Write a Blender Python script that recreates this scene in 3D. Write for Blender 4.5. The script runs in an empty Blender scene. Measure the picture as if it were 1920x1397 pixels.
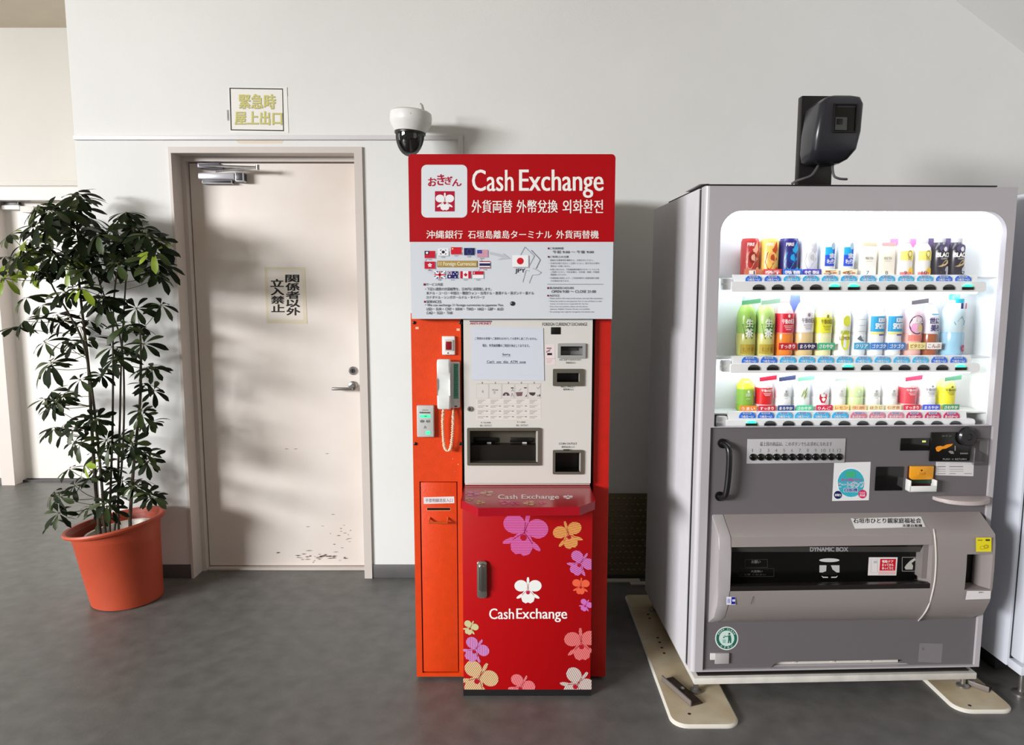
import bpy, bmesh, math, random
from mathutils import Vector, Matrix

# ------------------------------------------------------------------ camera, world, light, exposure
SC = bpy.context.scene
COL = SC.collection
CAM_H, PITCH, FPX = 1.5, math.radians(6.8), 1345.0
cam_d = bpy.data.cameras.new('camera'); cam = bpy.data.objects.new('camera', cam_d); COL.objects.link(cam)
cam.location = (0, 0, CAM_H); cam.rotation_euler = (math.pi/2 - PITCH, 0, 0)
cam_d.sensor_width = 36.0; cam_d.lens = FPX/1920*36.0; cam_d.clip_start = 0.05
SC.camera = cam

world = bpy.data.worlds.new('world'); SC.world = world; world.use_nodes = True
wn = world.node_tree.nodes['Background']
wn.inputs[0].default_value = (1.0, 0.89, 0.77, 1); wn.inputs[1].default_value = 0.25

def area_light(name, loc, target, sx, sy, power, col):
    ld = bpy.data.lights.new(name, 'AREA'); ld.shape = 'RECTANGLE'; ld.size = sx; ld.size_y = sy
    ld.energy = power; ld.color = col
    o = bpy.data.objects.new(name, ld); COL.objects.link(o); o.location = loc
    o.rotation_euler = (Vector(target)-Vector(loc)).to_track_quat('-Z', 'Y').to_euler()
    return o
# daylight from the glazed side of the hall, to the left of and behind the photographer
area_light('window_daylight', (-9.4, -4.6, 3.3), (-0.3, 3.3, 1.2), 4.4, 1.7, 2050, (1.0, 1.0, 1.0))
area_light('far_window_daylight', (-7.2, 3.4, 2.3), (-3.0, 5.0, 1.3), 1.6, 1.6, 25, (1.0, 0.97, 0.92))

SC.view_settings.view_transform = 'Standard'; SC.view_settings.look = 'None'
SC.view_settings.gamma = 1.0; SC.view_settings.use_curve_mapping = False
SC.view_settings.exposure = 0.0

# ------------------------------------------------------------------ helpers
def lin(c):
    c = c/255.0
    return c/12.92 if c <= 0.04045 else ((c+0.055)/1.055)**2.4
MATS = {}
def mat(name, col, rough=0.5, metal=0.0, noise=0.0, nscale=8.0, bump=0.0, bscale=60.0, emit=0.0, spec=0.5, second=None, trans=0.0):
    if name in MATS: return MATS[name]
    m = bpy.data.materials.new(name); m.use_nodes = True; MATS[name] = m
    nt = m.node_tree; b = nt.nodes['Principled BSDF']
    c = (lin(col[0]), lin(col[1]), lin(col[2]), 1)
    b.inputs['Base Color'].default_value = c
    b.inputs['Roughness'].default_value = rough; b.inputs['Metallic'].default_value = metal
    b.inputs['Specular IOR Level'].default_value = spec
    if trans: b.inputs['Transmission Weight'].default_value = trans
    if emit:
        b.inputs['Emission Color'].default_value = c; b.inputs['Emission Strength'].default_value = emit
    if noise or bump:
        tc = nt.nodes.new('ShaderNodeTexCoord')
    if noise:
        n = nt.nodes.new('ShaderNodeTexNoise'); n.inputs['Scale'].default_value = nscale; n.inputs['Detail'].default_value = 6
        nt.links.new(tc.outputs['Object'], n.inputs['Vector'])
        r = nt.nodes.new('ShaderNodeValToRGB'); r.color_ramp.elements[0].position = 0.3; r.color_ramp.elements[1].position = 0.7
        s2 = second if second else tuple(max(0, x*(1-noise)) for x in col)
        r.color_ramp.elements[0].color = (lin(s2[0]), lin(s2[1]), lin(s2[2]), 1); r.color_ramp.elements[1].color = c
        nt.links.new(n.outputs['Fac'], r.inputs['Fac']); nt.links.new(r.outputs['Color'], b.inputs['Base Color'])
    if bump:
        n2 = nt.nodes.new('ShaderNodeTexNoise'); n2.inputs['Scale'].default_value = bscale; n2.inputs['Detail'].default_value = 4
        nt.links.new(tc.outputs['Object'], n2.inputs['Vector'])
        bp = nt.nodes.new('ShaderNodeBump'); bp.inputs['Strength'].default_value = bump; bp.inputs['Distance'].default_value = 0.003
        nt.links.new(n2.outputs['Fac'], bp.inputs['Height']); nt.links.new(bp.outputs['Normal'], b.inputs['Normal'])
    return m
def ink(r, g, b):
    return mat('ink_%d_%d_%d' % (r, g, b), (r, g, b), 0.5, spec=0.3)
def stripe_mat(name, c1, c2, period, ang, duty=0.35):
    if name in MATS: return MATS[name]
    m = mat(name, c1, 0.4); nt = m.node_tree; b = nt.nodes['Principled BSDF']
    tc = nt.nodes.new('ShaderNodeTexCoord'); sp = nt.nodes.new('ShaderNodeSeparateXYZ')
    nt.links.new(tc.outputs['Object'], sp.inputs[0])
    def mth(op, a, bb):
        n = nt.nodes.new('ShaderNodeMath'); n.operation = op
        for i, x in enumerate((a, bb)):
            if isinstance(x, (int, float)): n.inputs[i].default_value = x
            else: nt.links.new(x, n.inputs[i])
        return n.outputs[0]
    s = mth('ADD', mth('MULTIPLY', sp.outputs['X'], math.cos(ang)/period), mth('MULTIPLY', sp.outputs['Z'], math.sin(ang)/period))
    f = mth('LESS_THAN', mth('FRACT', mth('ADD', s, 1000.0), 0.0), duty)
    mx = nt.nodes.new('ShaderNodeMix'); mx.data_type = 'RGBA'
    nt.links.new(f, mx.inputs['Factor'])
    mx.inputs['A'].default_value = tuple(lin(x) for x in c1)+(1,); mx.inputs['B'].default_value = tuple(lin(x) for x in c2)+(1,)
    nt.links.new(mx.outputs['Result'], b.inputs['Base Color'])
    return m
def clear_mat(name, tint=(255, 255, 255), gloss=0.06, rough=0.02):
    if name in MATS: return MATS[name]
    m = bpy.data.materials.new(name); m.use_nodes = True; MATS[name] = m; nt = m.node_tree
    for n in list(nt.nodes): nt.nodes.remove(n)
    out = nt.nodes.new('ShaderNodeOutputMaterial'); mx = nt.nodes.new('ShaderNodeMixShader')
    t = nt.nodes.new('ShaderNodeBsdfTransparent'); g = nt.nodes.new('ShaderNodeBsdfGlossy')
    t.inputs[0].default_value = (lin(tint[0]), lin(tint[1]), lin(tint[2]), 1); g.inputs['Roughness'].default_value = rough
    mx.inputs[0].default_value = gloss
    nt.links.new(t.outputs[0], mx.inputs[1]); nt.links.new(g.outputs[0], mx.inputs[2]); nt.links.new(mx.outputs[0], out.inputs[0])
    return m

def rr(a0, a1, b0, b1, r, n=5):
    rs = r if isinstance(r, (list, tuple)) else (r, r, r, r)      # corners: a0b0, a1b0, a1b1, a0b1
    out = []
    for (ca, cb, sa, sb, st), q in zip(((a0, b0, 1, 1, 180), (a1, b0, -1, 1, 270), (a1, b1, -1, -1, 0), (a0, b1, 1, -1, 90)), rs):
        if q <= 0: out.append((ca, cb)); continue
        for i in range(n+1):
            t = math.radians(st + 90*i/n); out.append((ca+sa*q+q*math.cos(t), cb+sb*q+q*math.sin(t)))
    return out
def ell(cx, cy, rx, ry, n=24, a0=0, a1=360, rot=0):
    full = abs(a1-a0) >= 360; k = n if full else n+1; out = []; c, s = math.cos(math.radians(rot)), math.sin(math.radians(rot))
    for i in range(k):
        t = math.radians(a0+(a1-a0)*i/n); x, y = rx*math.cos(t), ry*math.sin(t); out.append((cx+x*c-y*s, cy+x*s+y*c))
    return out

class B:
    def __init__(s): s.bm = bmesh.new(); s.mats = []
    def mi(s, m):
        if m not in s.mats: s.mats.append(m)
        return s.mats.index(m)
    def _bev(s, faces, bev, seg):
        if bev > 0:
            es = list({e for f in faces for e in f.edges})
            bmesh.ops.bevel(s.bm, geom=es, offset=bev, segments=seg, profile=0.5, affect='EDGES', clamp_overlap=True)
    def box(s, x0, x1, y0, y1, z0, z1, m, bev=0.0, seg=2, M=None):
        v = [s.bm.verts.new(p) for p in ((x0,y0,z0),(x1,y0,z0),(x1,y1,z0),(x0,y1,z0),(x0,y0,z1),(x1,y0,z1),(x1,y1,z1),(x0,y1,z1))]
        if M is not None:
            for q in v: q.co = M @ q.co
        k = s.mi(m); fs = []
        for i in ((0,3,2,1),(4,5,6,7),(0,1,5,4),(1,2,6,5),(2,3,7,6),(3,0,4,7)):
            f = s.bm.faces.new([v[j] for j in i]); f.material_index = k; fs.append(f)
        s._bev(fs, bev, seg); return s
    def cavity(s, x0, x1, y0, y1, z0, z1, m, mback=None):          # open towards -y
        P = ((x0,y0,z0),(x1,y0,z0),(x1,y1,z0),(x0,y1,z0),(x0,y0,z1),(x1,y0,z1),(x1,y1,z1),(x0,y1,z1))
        v = [s.bm.verts.new(p) for p in P]
        for i in ((0,1,2,3),(7,6,5,4),(6,7,3,2),(5,6,2,1),(7,4,0,3)):
            f = s.bm.faces.new([v[j] for j in i]); f.material_index = s.mi(mback if (mback and i == (6,7,3,2)) else m)
        return s
    def prism(s, pts, ax, a, b, m, bev=0.0, seg=2):
        def P(p, c): return (c, p[0], p[1]) if ax == 'x' else ((p[0], c, p[1]) if ax == 'y' else (p[0], p[1], c))
        k = s.mi(m); va = [s.bm.verts.new(P(p, a)) for p in pts]; vb = [s.bm.verts.new(P(p, b)) for p in pts]; n = len(pts); fs = []
        fs.append(s.bm.faces.new(va)); fs.append(s.bm.faces.new(vb[::-1]))
        for i in range(n): fs.append(s.bm.faces.new((va[i], vb[i], vb[(i+1) % n], va[(i+1) % n])))
        for f in fs: f.material_index = k
        if bev > 0:
            es = list(fs[0].edges)+list(fs[1].edges)
            bmesh.ops.bevel(s.bm, geom=es, offset=bev, segments=seg, profile=0.5, affect='EDGES', clamp_overlap=True)
        return s
    def plate(s, outer, holes, y0, y1, m, ax='y'):
        def P(p, c): return (p[0], c, p[1]) if ax == 'y' else ((p[0], p[1], c) if ax == 'z' else (c, p[0], p[1]))
        k = s.mi(m); es = []
        for lp in [outer]+list(holes):
            vs = [s.bm.verts.new(P(p, y0)) for p in lp]
            for i in range(len(vs)): es.append(s.bm.edges.new((vs[i], vs[(i+1) % len(vs)])))
        r = bmesh.ops.triangle_fill(s.bm, use_beauty=True, edges=es)
        fs = [g for g in r['geom'] if isinstance(g, bmesh.types.BMFace)]
        for f in fs: f.material_index = k
        if y1 != y0:
            e = bmesh.ops.extrude_face_region(s.bm, geom=fs, use_keep_orig=True)
            vs = [g for g in e['geom'] if isinstance(g, bmesh.types.BMVert)]
            d = {'y': (0, y1-y0, 0), 'z': (0, 0, y1-y0), 'x': (y1-y0, 0, 0)}[ax]
            bmesh.ops.translate(s.bm, vec=d, verts=vs)
            for g in e['geom']:
                if isinstance(g, bmesh.types.BMFace): g.material_index = k
        return s
    def lathe(s, prof, m, n=24, c=(0, 0, 0), ax='z', mats=None, fn=None, cap=True):
        rings = []
        for r, h in prof:
            ring = []
            for i in range(n):
                t = 2*math.pi*i/n; p = Vector((r*math.cos(t), r*math.sin(t), h))
                if ax == 'y': p = Vector((p.x, -h, p.y))
                if ax == 'x': p = Vector((h, p.x, p.y))
                p += Vector(c)
                if fn: p = Vector(fn(p))
                ring.append(s.bm.verts.new(p))
            rings.append(ring)
        for j in range(len(rings)-1):
            k = s.mi(mats[j] if mats else m)
            for i in range(n):
                f = s.bm.faces.new((rings[j][i], rings[j][(i+1) % n], rings[j+1][(i+1) % n], rings[j+1][i])); f.material_index = k
        if cap:
            for ring, q in ((rings[0], 0), (rings[-1], -1)):
                if prof[q][0] > 1e-5:
                    f = s.bm.faces.new(ring); f.material_index = s.mi(mats[q] if mats else m)
        return s
    def tube(s, pts, r, m, n=8):
        pts = [Vector(p) for p in pts]; rs = r if isinstance(r, (list, tuple)) else [r]*len(pts); k = s.mi(m); rings = []
        up = None
        for i, p in enumerate(pts):
            d = (pts[min(i+1, len(pts)-1)]-pts[max(i-1, 0)]).normalized()
            if up is None: up = d.orthogonal().normalized()
            a = (up - d*up.dot(d)).normalized(); b = d.cross(a); up = a
            rings.append([s.bm.verts.new(p+(a*math.cos(2*math.pi*j/n)+b*math.sin(2*math.pi*j/n))*rs[i]) for j in range(n)])
        for i in range(len(rings)-1):
            for j in range(n):
                f = s.bm.faces.new((rings[i][j], rings[i][(j+1) % n], rings[i+1][(j+1) % n], rings[i+1][j])); f.material_index = k
        for ring in (rings[0], rings[-1]): s.bm.faces.new(ring).material_index = k
        return s
    def poly(s, pts, m):
        try: s.bm.faces.new([s.bm.verts.new(p) for p in pts]).material_index = s.mi(m)
        except ValueError: pass
        return s
    def build(s, name, parent=None, loc=None, rotz=None, angle=40, recalc=True):
        if recalc: bmesh.ops.recalc_face_normals(s.bm, faces=s.bm.faces)
        me = bpy.data.meshes.new(name); s.bm.to_mesh(me); s.bm.free()
        for m in s.mats: me.materials.append(m)
        me.polygons.foreach_set('use_smooth', [True]*len(me.polygons)); me.set_sharp_from_angle(angle=math.radians(angle))
        o = bpy.data.objects.new(name, me); COL.objects.link(o)
        if parent is not None: o.parent = parent
        if loc is not None: o.location = loc
        if rotz is not None: o.rotation_euler = (0, 0, rotz)
        return o
def tag(o, label=None, cat=None, group=None, kind=None):
    if label: o['label'] = label
    if cat: o['category'] = cat
    if group: o['group'] = group
    if kind: o['kind'] = kind
    return o
def empty(name, loc, label, cat, group=None, rotz=0.0):
    o = bpy.data.objects.new(name, None); COL.objects.link(o); o.location = loc; o.rotation_euler = (0, 0, rotz)
    o.empty_display_size = 0.1
    return tag(o, label, cat, group)

# photograph geometry: the world point seen at a pixel, on a plane
CAM = Vector((0, 0, CAM_H))
def ray(u, v):
    x = (u-960)/FPX; b = -(v-698.5)/FPX; c, n = math.cos(PITCH), math.sin(PITCH)
    return Vector((x, c+b*n, b*c-n))
def atY(u, v, Y): d = ray(u, v); return CAM+d*(Y/d.y)
def atZ(u, v, Z=0.0): d = ray(u, v); return CAM+d*((Z-CAM_H)/d.z)
def plane_T(p0, n, Minv=None):
    p0 = Vector(p0); n = Vector(n).normalized()
    def T(u, v, h):
        d = ray(u, v); q = CAM+d*((p0+n*h-CAM).dot(n)/d.dot(n))
        return Minv @ q if Minv is not None else q
    return T
def wallT(Y): return plane_T((0, Y, 0), (0, -1, 0))

# printed matter: flat shapes and lettering lying on a surface, layers a fraction of a millimetre apart
_TC = {}
def glyphs(txt, off):
    k = (txt, off)
    if k not in _TC:
        c = bpy.data.curves.new('t', 'FONT'); c.body = txt; c.offset = off; c.resolution_u = 3; c.fill_mode = 'FRONT' if hasattr(c, 'fill_mode') else c.fill_mode
        o = bpy.data.objects.new('t', c); COL.objects.link(o)
        me = bpy.data.meshes.new_from_object(o.evaluated_get(bpy.context.evaluated_depsgraph_get()))
        if not len(me.vertices):
            bpy.context.view_layer.update(); me = bpy.data.meshes.new_from_object(o.evaluated_get(bpy.context.evaluated_depsgraph_get()))
        vs = [(v.co.x, v.co.y) for v in me.vertices]; fs = [tuple(p.vertices) for p in me.polygons]
        bpy.data.objects.remove(o); bpy.data.curves.remove(c); bpy.data.meshes.remove(me)
        xs = [v[0] for v in vs]; ys = [v[1] for v in vs]; x0, x1, y0, y1 = min(xs), max(xs), min(ys), max(ys)
        _TC[k] = ([((x-x0)/max(x1-x0, 1e-6), (y-y0)/max(y1-y0, 1e-6)) for x, y in vs], fs, (x1-x0)/max(y1-y0, 1e-6))
    return _TC[k]
LAYER = 0.0004
def clip_poly(pts, x0, x1, y0, y1):
    for ax, lim, sg in ((0, x0, 1), (0, x1, -1), (1, y0, 1), (1, y1, -1)):
        out = []
        for i in range(len(pts)):
            a, b = pts[i-1], pts[i]; ia, ib = sg*(a[ax]-lim) >= 0, sg*(b[ax]-lim) >= 0
            if ia != ib:
                t = (lim-a[ax])/(b[ax]-a[ax]); out.append((a[0]+(b[0]-a[0])*t, a[1]+(b[1]-a[1])*t))
            if ib: out.append(b)
        pts = out
        if not pts: return []
    return pts
class Print:
    def __init__(s, T, clip=None): s.T = T; s.b = B(); s.clip = clip
    def poly(s, pts, m, l=1):
        if s.clip: pts = clip_poly(list(pts), *s.clip)
        if len(pts) > 2: s.b.poly([s.T(u, v, l*LAYER) for u, v in pts], m)
        return s
    def rect(s, u0, v0, u1, v1, m, l=1): return s.poly([(u0, v0), (u1, v0), (u1, v1), (u0, v1)], m, l)
    def ell(s, cu, cv, ru, rv, m, l=1, **k): return s.poly(ell(cu, cv, ru, rv, **k), m, l)
    def line(s, pts, w, m, l=1):
        for (a, b) in zip(pts[:-1], pts[1:]):
            dx, dy = b[0]-a[0], b[1]-a[1]; q = math.hypot(dx, dy) or 1; nx, ny = -dy/q*w/2, dx/q*w/2
            s.poly([(a[0]+nx, a[1]+ny), (b[0]+nx, b[1]+ny), (b[0]-nx, b[1]-ny), (a[0]-nx, a[1]-ny)], m, l)
        return s
    def frame(s, u0, v0, u1, v1, w, m, l=1): return s.line([(u0, v0), (u1, v0), (u1, v1), (u0, v1), (u0, v0)], w, m, l)
    def text(s, t, u0, v0, u1, v1, m, l=2, off=0.0, shear=0.0):
        vs, fs, asp = glyphs(t, 0.0); k = s.b.mi(m)
        if t == '1': c_ = (u0+u1)/2; w_ = (u1-u0)*.28; u0, u1 = c_-w_, c_+w_*.6
        hh = abs(v1-v0)*off*1.1
        reps = [(0, 0, 0)] if off <= 0 else ([(-hh, 0, 0), (hh, 0, .12)] if off < .02 else [(-hh, -hh*.6, 0), (hh, -hh*.6, .1), (-hh, hh*.6, .2), (hh, hh*.6, .3)])
        for dx, dy, dl in reps: s._glyph(t, u0+dx, v0+dy, u1+dx, v1+dy, vs, fs, k, l+dl, shear)
        return s
    def _glyph(s, t, u0, v0, u1, v1, vs, fs, k, l, shear):
        bv = [s.b.bm.verts.new(s.T(u0+(u1-u0)*x+shear*y, v1-(v1-v0)*y + s.slope*((u1-u0)*x), l*LAYER)) for x, y in vs]
        for f in fs:
            try: s.b.bm.faces.new([bv[i] for i in f]).material_index = k
            except ValueError: pass
        return s
    slope = 0.0
    def build(s, name, parent=None, label=None):
        o = s.b.build(name, parent, recalc=False)
        if label: o['label'] = label
        return o
def orchid(P, cx, cy, size, rot, m, mc, l=2, mo=None):
    c, s = math.cos(math.radians(rot)), math.sin(math.radians(rot))
    def X(pts): return [(cx+(x*c-y*s)*size, cy+(x*s+y*c)*size) for x, y in pts]
    P.poly(X([(-.07, -.12), (-.1, -.8), (-.06, -.98), (.06, -.98), (.1, -.8), (.07, -.12)]), m, l)
    for sg in (-1, 1):
        P.poly(X([(sg*x, y) for x, y in ell(.53, -.34, .49, .43, n=22)]), m, l+0.3)
        P.poly(X([(sg*(x), y) for x, y in ell(.55, .42, .36, .12, n=14, rot=30)]), m, l+0.1)
    P.poly(X([(-.2, -.08), (-.42, .22), (-.5, .58), (-.42, .84), (-.18, .98), (0, .9), (.18, .98), (.42, .84), (.5, .58), (.42, .22), (.2, -.08), (0, -.14)]), m, l+0.6)
    if mo:
        P.line(X([(0, -.05), (-.22, .14), (-.45, .36)]), size*.035, mo, l+0.8); P.line(X([(0, -.05), (.22, .14), (.45, .36)]), size*.035, mo, l+0.8)
        P.line(X([(0, -.05), (-.06, -.5)]), size*.03, mo, l+0.8); P.line(X([(0, -.05), (.06, -.5)]), size*.03, mo, l+0.8)
    P.poly(X(ell(0, .17, .15, .14, n=14)), mc, l+1)

# ------------------------------------------------------------------ the setting
WALL_Y = 3.576
M_wall = mat('painted_wall', (232, 232, 230), 0.75, noise=0.03, nscale=1.6, bump=0.15, bscale=120)
M_wall2 = mat('painted_far_wall', (214, 211, 205), 0.75, noise=0.03, nscale=1.3, bump=0.15, bscale=120)
M_ceil = mat('painted_ceiling', (214, 203, 184), 0.8, noise=0.02)
M_floor = mat('vinyl_floor', (108, 107, 105), 0.45, noise=0.2, nscale=13.0, bump=0.12, bscale=90, second=(90, 89, 87))
M_base = mat('grey_vinyl_base', (92, 90, 90), 0.5, noise=0.12, nscale=6)
M_frame = mat('door_frame_paint', (206, 197, 191), 0.45)
M_door = mat('door_paint', (241, 235, 230), 0.45, noise=0.05, nscale=2.2, second=(230, 219, 210))
M_steel = mat('brushed_steel', (170, 168, 166), 0.3, metal=0.9)
M_dark = mat('dark_grey_metal', (58, 54, 58), 0.4)
M_black = mat('black_plastic', (12, 12, 13), 0.35)
M_white = mat('white_plastic', (232, 232, 230), 0.35)

XR = -2.115                                                   # the corner where the near wall turns back
# floor, ceiling and walls
B().box(-8, 4.6, -3.5, 7.0, -0.1, 0, M_floor).build('floor')['kind'] = 'structure'
B().box(-8, 4.6, -3.5, 7.0, 3.33, 3.6, M_ceil).build('ceiling')['kind'] = 'structure'
fx0, fx1 = atY(318, 300, WALL_Y).x, atY(680, 300, WALL_Y).x    # door frame outside
ztop = atY(500, 276, WALL_Y).z
ix0, ix1, izt = atY(327, 400, WALL_Y).x, atY(669, 400, WALL_Y).x, atY(500, 286, WALL_Y).z
w = B().plate([(XR, 0), (ix0, 0), (ix0, izt), (ix1, izt), (ix1, 0), (4.6, 0), (4.6, 3.33), (XR, 3.33)], [], WALL_Y, WALL_Y+0.3, M_wall)
w.build('wall_back')['kind'] = 'structure'
B().box(XR, XR+0.3, WALL_Y+0.3, 5.353, 0, 3.33, M_wall).build('wall_return')['kind'] = 'structure'
B().box(ix0-.05, ix1+.05, WALL_Y+0.301, WALL_Y+0.34, 0, 2.3, M_wall).build('wall_behind_door')['kind'] = 'structure'
FY = 5.353
d2x0, d2x1 = atY(33, 700, FY+.1).x, -2.75
d2z = atY(60, 376, FY).z
B().plate([(-8, 0), (d2x0-.04, 0), (d2x0-.04, d2z+.03), (d2x1+.04, d2z+.03), (d2x1+.04, 0), (XR+0.3, 0), (XR+0.3, 3.33), (-8, 3.33)], [], FY, FY+0.25, M_wall2).build('wall_far')['kind'] = 'structure'
B().box(4.6, 4.8, -3.5, 7.0, 0, 3.33, M_wall).build('wall_right')['kind'] = 'structure'
# underside of the stairs at top right
pa, pb = atY(1790, 0, WALL_Y), atY(1920, 100, WALL_Y); sl = (pb.z-pa.z)/(pb.x-pa.x)
zx = lambda x: pa.z+sl*(x-pa.x)
xa = pa.x-(3.33-pa.z)/(-sl)
B().prism([(xa, 3.33), (4.6, zx(4.6)), (4.6, 3.33)], 'y', 1.1, WALL_Y, M_wall).build('trim_stair_soffit')['kind'] = 'structure'
# baseboards
for nm, u0, u1 in (('baseboard_right', 692, 1150), ('baseboard_left', 165, 314)):
    xa_, xb_ = (fx1+.004, 4.6) if u0 == 692 else (XR, fx0-.004)
    B().box(xa_, xb_, WALL_Y-0.006, WALL_Y, 0, 0.072, M_base, 0.002).build(nm)['kind'] = 'structure'
B().box(-8, d2x0-.1, FY-0.006, FY, 0, 0.05, M_base).build('baseboard_far')['kind'] = 'structure'

# main door
LEAF_Y = 3.700
dr = empty('door_1', ((fx0+fx1)/2, WALL_Y, 0), 'cream steel door with a no entry notice and lever handle', 'door'); dr['kind'] = 'structure'
DI = Matrix.Translation(-Vector(dr.location))
def dchild(b, name, lab=None):
    bmesh.ops.transform(b.bm, matrix=DI, verts=b.bm.verts); o = b.build(name, dr)
    if lab: o['label'] = lab
    return o
b = B()
sx0, sx1, szt = ix0+.004, ix1-.004, izt-.004
b.plate([(fx0, 0), (sx0, 0), (sx0, szt), (sx1, szt), (sx1, 0), (fx1, 0), (fx1, ztop), (fx0, ztop)], [], WALL_Y-0.012, LEAF_Y-0.035, M_frame)
b.plate([(fx0+.004, 0.0), (sx0+.022, 0.0), (sx0+.022, szt-.022), (sx1-.022, szt-.022), (sx1-.022, 0.0), (fx1-.004, 0.0), (fx1-.004, ztop-.004), (fx0+.004, ztop-.004)], [], LEAF_Y-0.035, LEAF_Y+0.03, M_frame)
dchild(b, 'door_frame')
lx0, lx1, lzt = sx0+.026, sx1-.026, szt-.026
b = B().box(lx0, lx1, LEAF_Y, LEAF_Y+0.04, 0.016, lzt, M_door, 0.002)
leafT = wallT(LEAF_Y)
sc = ink(120, 106, 98); sc2 = ink(168, 152, 142); random.seed(4)
def streak(b, u, v, w_, h_, m):
    b.poly([leafT(u, v, .0005), leafT(u+w_*.5, v-h_, .0005), leafT(u+w_, v-h_*.3, .0005), leafT(u+w_*.5, v+h_*.5, .0005)], m)
for i in range(34):
    streak(b, random.gauss(590, 26), random.gauss(1043, 5), random.uniform(4, 16), random.uniform(.8, 2.2), random.choice((sc, sc2)))
for i in range(16):
    streak(b, random.uniform(600, 660), random.uniform(985, 1030), random.uniform(3, 10), random.uniform(.5, 1.4), random.choice((sc, sc2)))
for u, v in ((533, 842), (550, 842), (609, 851), (573, 988), (620, 965)): streak(b, u, v, 9, 1.2, sc2)
dchild(b, 'door_leaf')
dchild(B().box(sx0, sx1, LEAF_Y-0.03, LEAF_Y+0.06, 0, 0.012, M_frame, 0.002), 'threshold')
b = B(); c = leafT(662, 723, 0)
b.lathe([(.024, 0), (.024, .008), (.02, .011)], M_steel, 24, c, 'y')
b.lathe([(.010, .011), (.010, .05)], M_steel, 14, c, 'y')
e = leafT(626, 727, .05)
b.box(e.x-.012, c.x+.01, c.y-.058, c.y-.042, c.z-.018, c.z-.002, M_steel, .006, 3)
dchild(b, 'lever_handle', 'brushed steel lever handle')
b = B(); c = leafT(662, 695, 0)
b.lathe([(.022, 0), (.022, .006), (.018, .01)], M_steel, 24, c, 'y'); b.lathe([(.012, .0105), (.012, .013)], M_dark, 16, c, 'y')
b.box(c.x-.002, c.x+.002, c.y-.0145, c.y-.013, c.z-.007, c.z+.007, M_black)
dchild(b, 'deadbolt', 'round steel lock cylinder')
b = B(); p0, p1 = leafT(371, 324, .05), leafT(440, 336, .05)
b.box(p0.x, p1.x, LEAF_Y-.055, LEAF_Y, p1.z, p0.z, mat('closer_silver', (205, 205, 212), .35, metal=.3), .006)
b.box(p1.x, p1.x+.045, LEAF_Y-.05, LEAF_Y, p1.z-.012, p0.z+.006, M_dark, .006)
b.box(p0.x+.01, p1.x-.02, LEAF_Y-.035, LEAF_Y, p1.z-.02, p1.z, M_dark, .004)
dchild(b, 'door_closer', 'silver door closer body')
b = B(); a0, a1, a2 = leafT(378, 304, .03), leafT(483, 314, .10), leafT(405, 321, .05)
b.box(a0.x-.01, a0.x+.1, LEAF_Y-.06, LEAF_Y-.0, a0.z-.032, a0.z-.008, mat('closer_plate', (120, 116, 130), .4, metal=.4), .003)
b.tube([a0+Vector((0, -.03, -.02)), a1], .006, M_steel); b.tube([a1, a2], .006, M_steel); b.lathe([(.009, -.012), (.009, .012)], M_steel, 12, a1)
dchild(b, 'closer_arm')

# far door behind the plant
d2 = empty('door_2', ((d2x0+d2x1)/2, FY, 0), 'pale door with a closer, far behind the plant', 'door'); d2['kind'] = 'structure'
DI2 = Matrix.Translation(-Vector(d2.location))
def d2child(b, name):
    bmesh.ops.transform(b.bm, matrix=DI2, verts=b.bm.verts); return b.build(name, d2)
fo0, fo1, foz = d2x0-.10, d2x1+.10, atY(60, 352, FY).z
b = B().plate([(fo0, 0), (d2x0, 0), (d2x0, d2z), (d2x1, d2z), (d2x1, 0), (fo1, 0), (fo1, foz), (fo0, foz)], [], FY-.03, FY-.001, M_frame)
b.plate([(d2x0-.035, 0), (d2x0, 0), (d2x0, d2z), (d2x1, d2z), (d2x1, 0), (d2x1+.035, 0), (d2x1+.035, d2z+.025), (d2x0-.035, d2z+.025)], [], FY-.001, FY+.14, M_frame)
d2child(b, 'door_frame')
d2child(B().box(d2x0, d2x1, FY+.1, FY+.139, .02, d2z, mat('far_door_paint', (222, 218, 212), .5)), 'door_leaf')
d2child(B().box(d2x0, d2x1, FY+.06, FY+.14, 0, .016, M_dark), 'threshold')
b = B(); q0, q1 = atY(-12, 385, FY+.05), atY(38, 393, FY+.05)
b.box(d2x0+.02, q1.x, FY+.04, FY+.1, q1.z, q0.z, M_white, .005); b.box(q1.x, q1.x+.1, FY+.045, FY+.1, q1.z-.02, q0.z-.005, M_frame, .006)
b.box(d2x0+.02, q1.x-.02, FY+.06, FY+.1, q0.z+.002, q0.z+.03, M_dark, .003)
r0, r1 = atY(60, 376, FY+.03), atY(62, 374, FY+.03)
b.tube([(d2x0+.1, FY+.05, q0.z+.035), (atY(60, 377, FY+.04).x, FY+.02, q0.z+.03)], .008, M_steel)
d2child(b, 'door_closer')
# ledge strip high on the far wall over the door
B().box(fo0-.6, fo1+.1, FY-.012, FY, atY(60, 350, FY).z+.004, atY(60, 339, FY).z, M_wall2, .002).build('trim_1')['kind'] = 'structure'

# cable raceway, run along the wall and turning down behind the kiosk
z0, z1 = atY(400, 263, WALL_Y).z, atY(400, 254.5, WALL_Y).z; xe = atY(868, 260, WALL_Y).x; xs_ = atY(859, 260, WALL_Y).x
mr = mat('raceway_white', (222, 220, 222), .45)
b = B().box(XR+.002, xe, WALL_Y-.016, WALL_Y-.0002, z0, z1, mr, .003); b.box(xs_, xe, WALL_Y-.0161, WALL_Y-.0002, 1.6, z1-.001, mr, .003)
tag(b.build('cable_raceway'), 'slim white cable raceway running along the wall above the door', 'cable cover')

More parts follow.
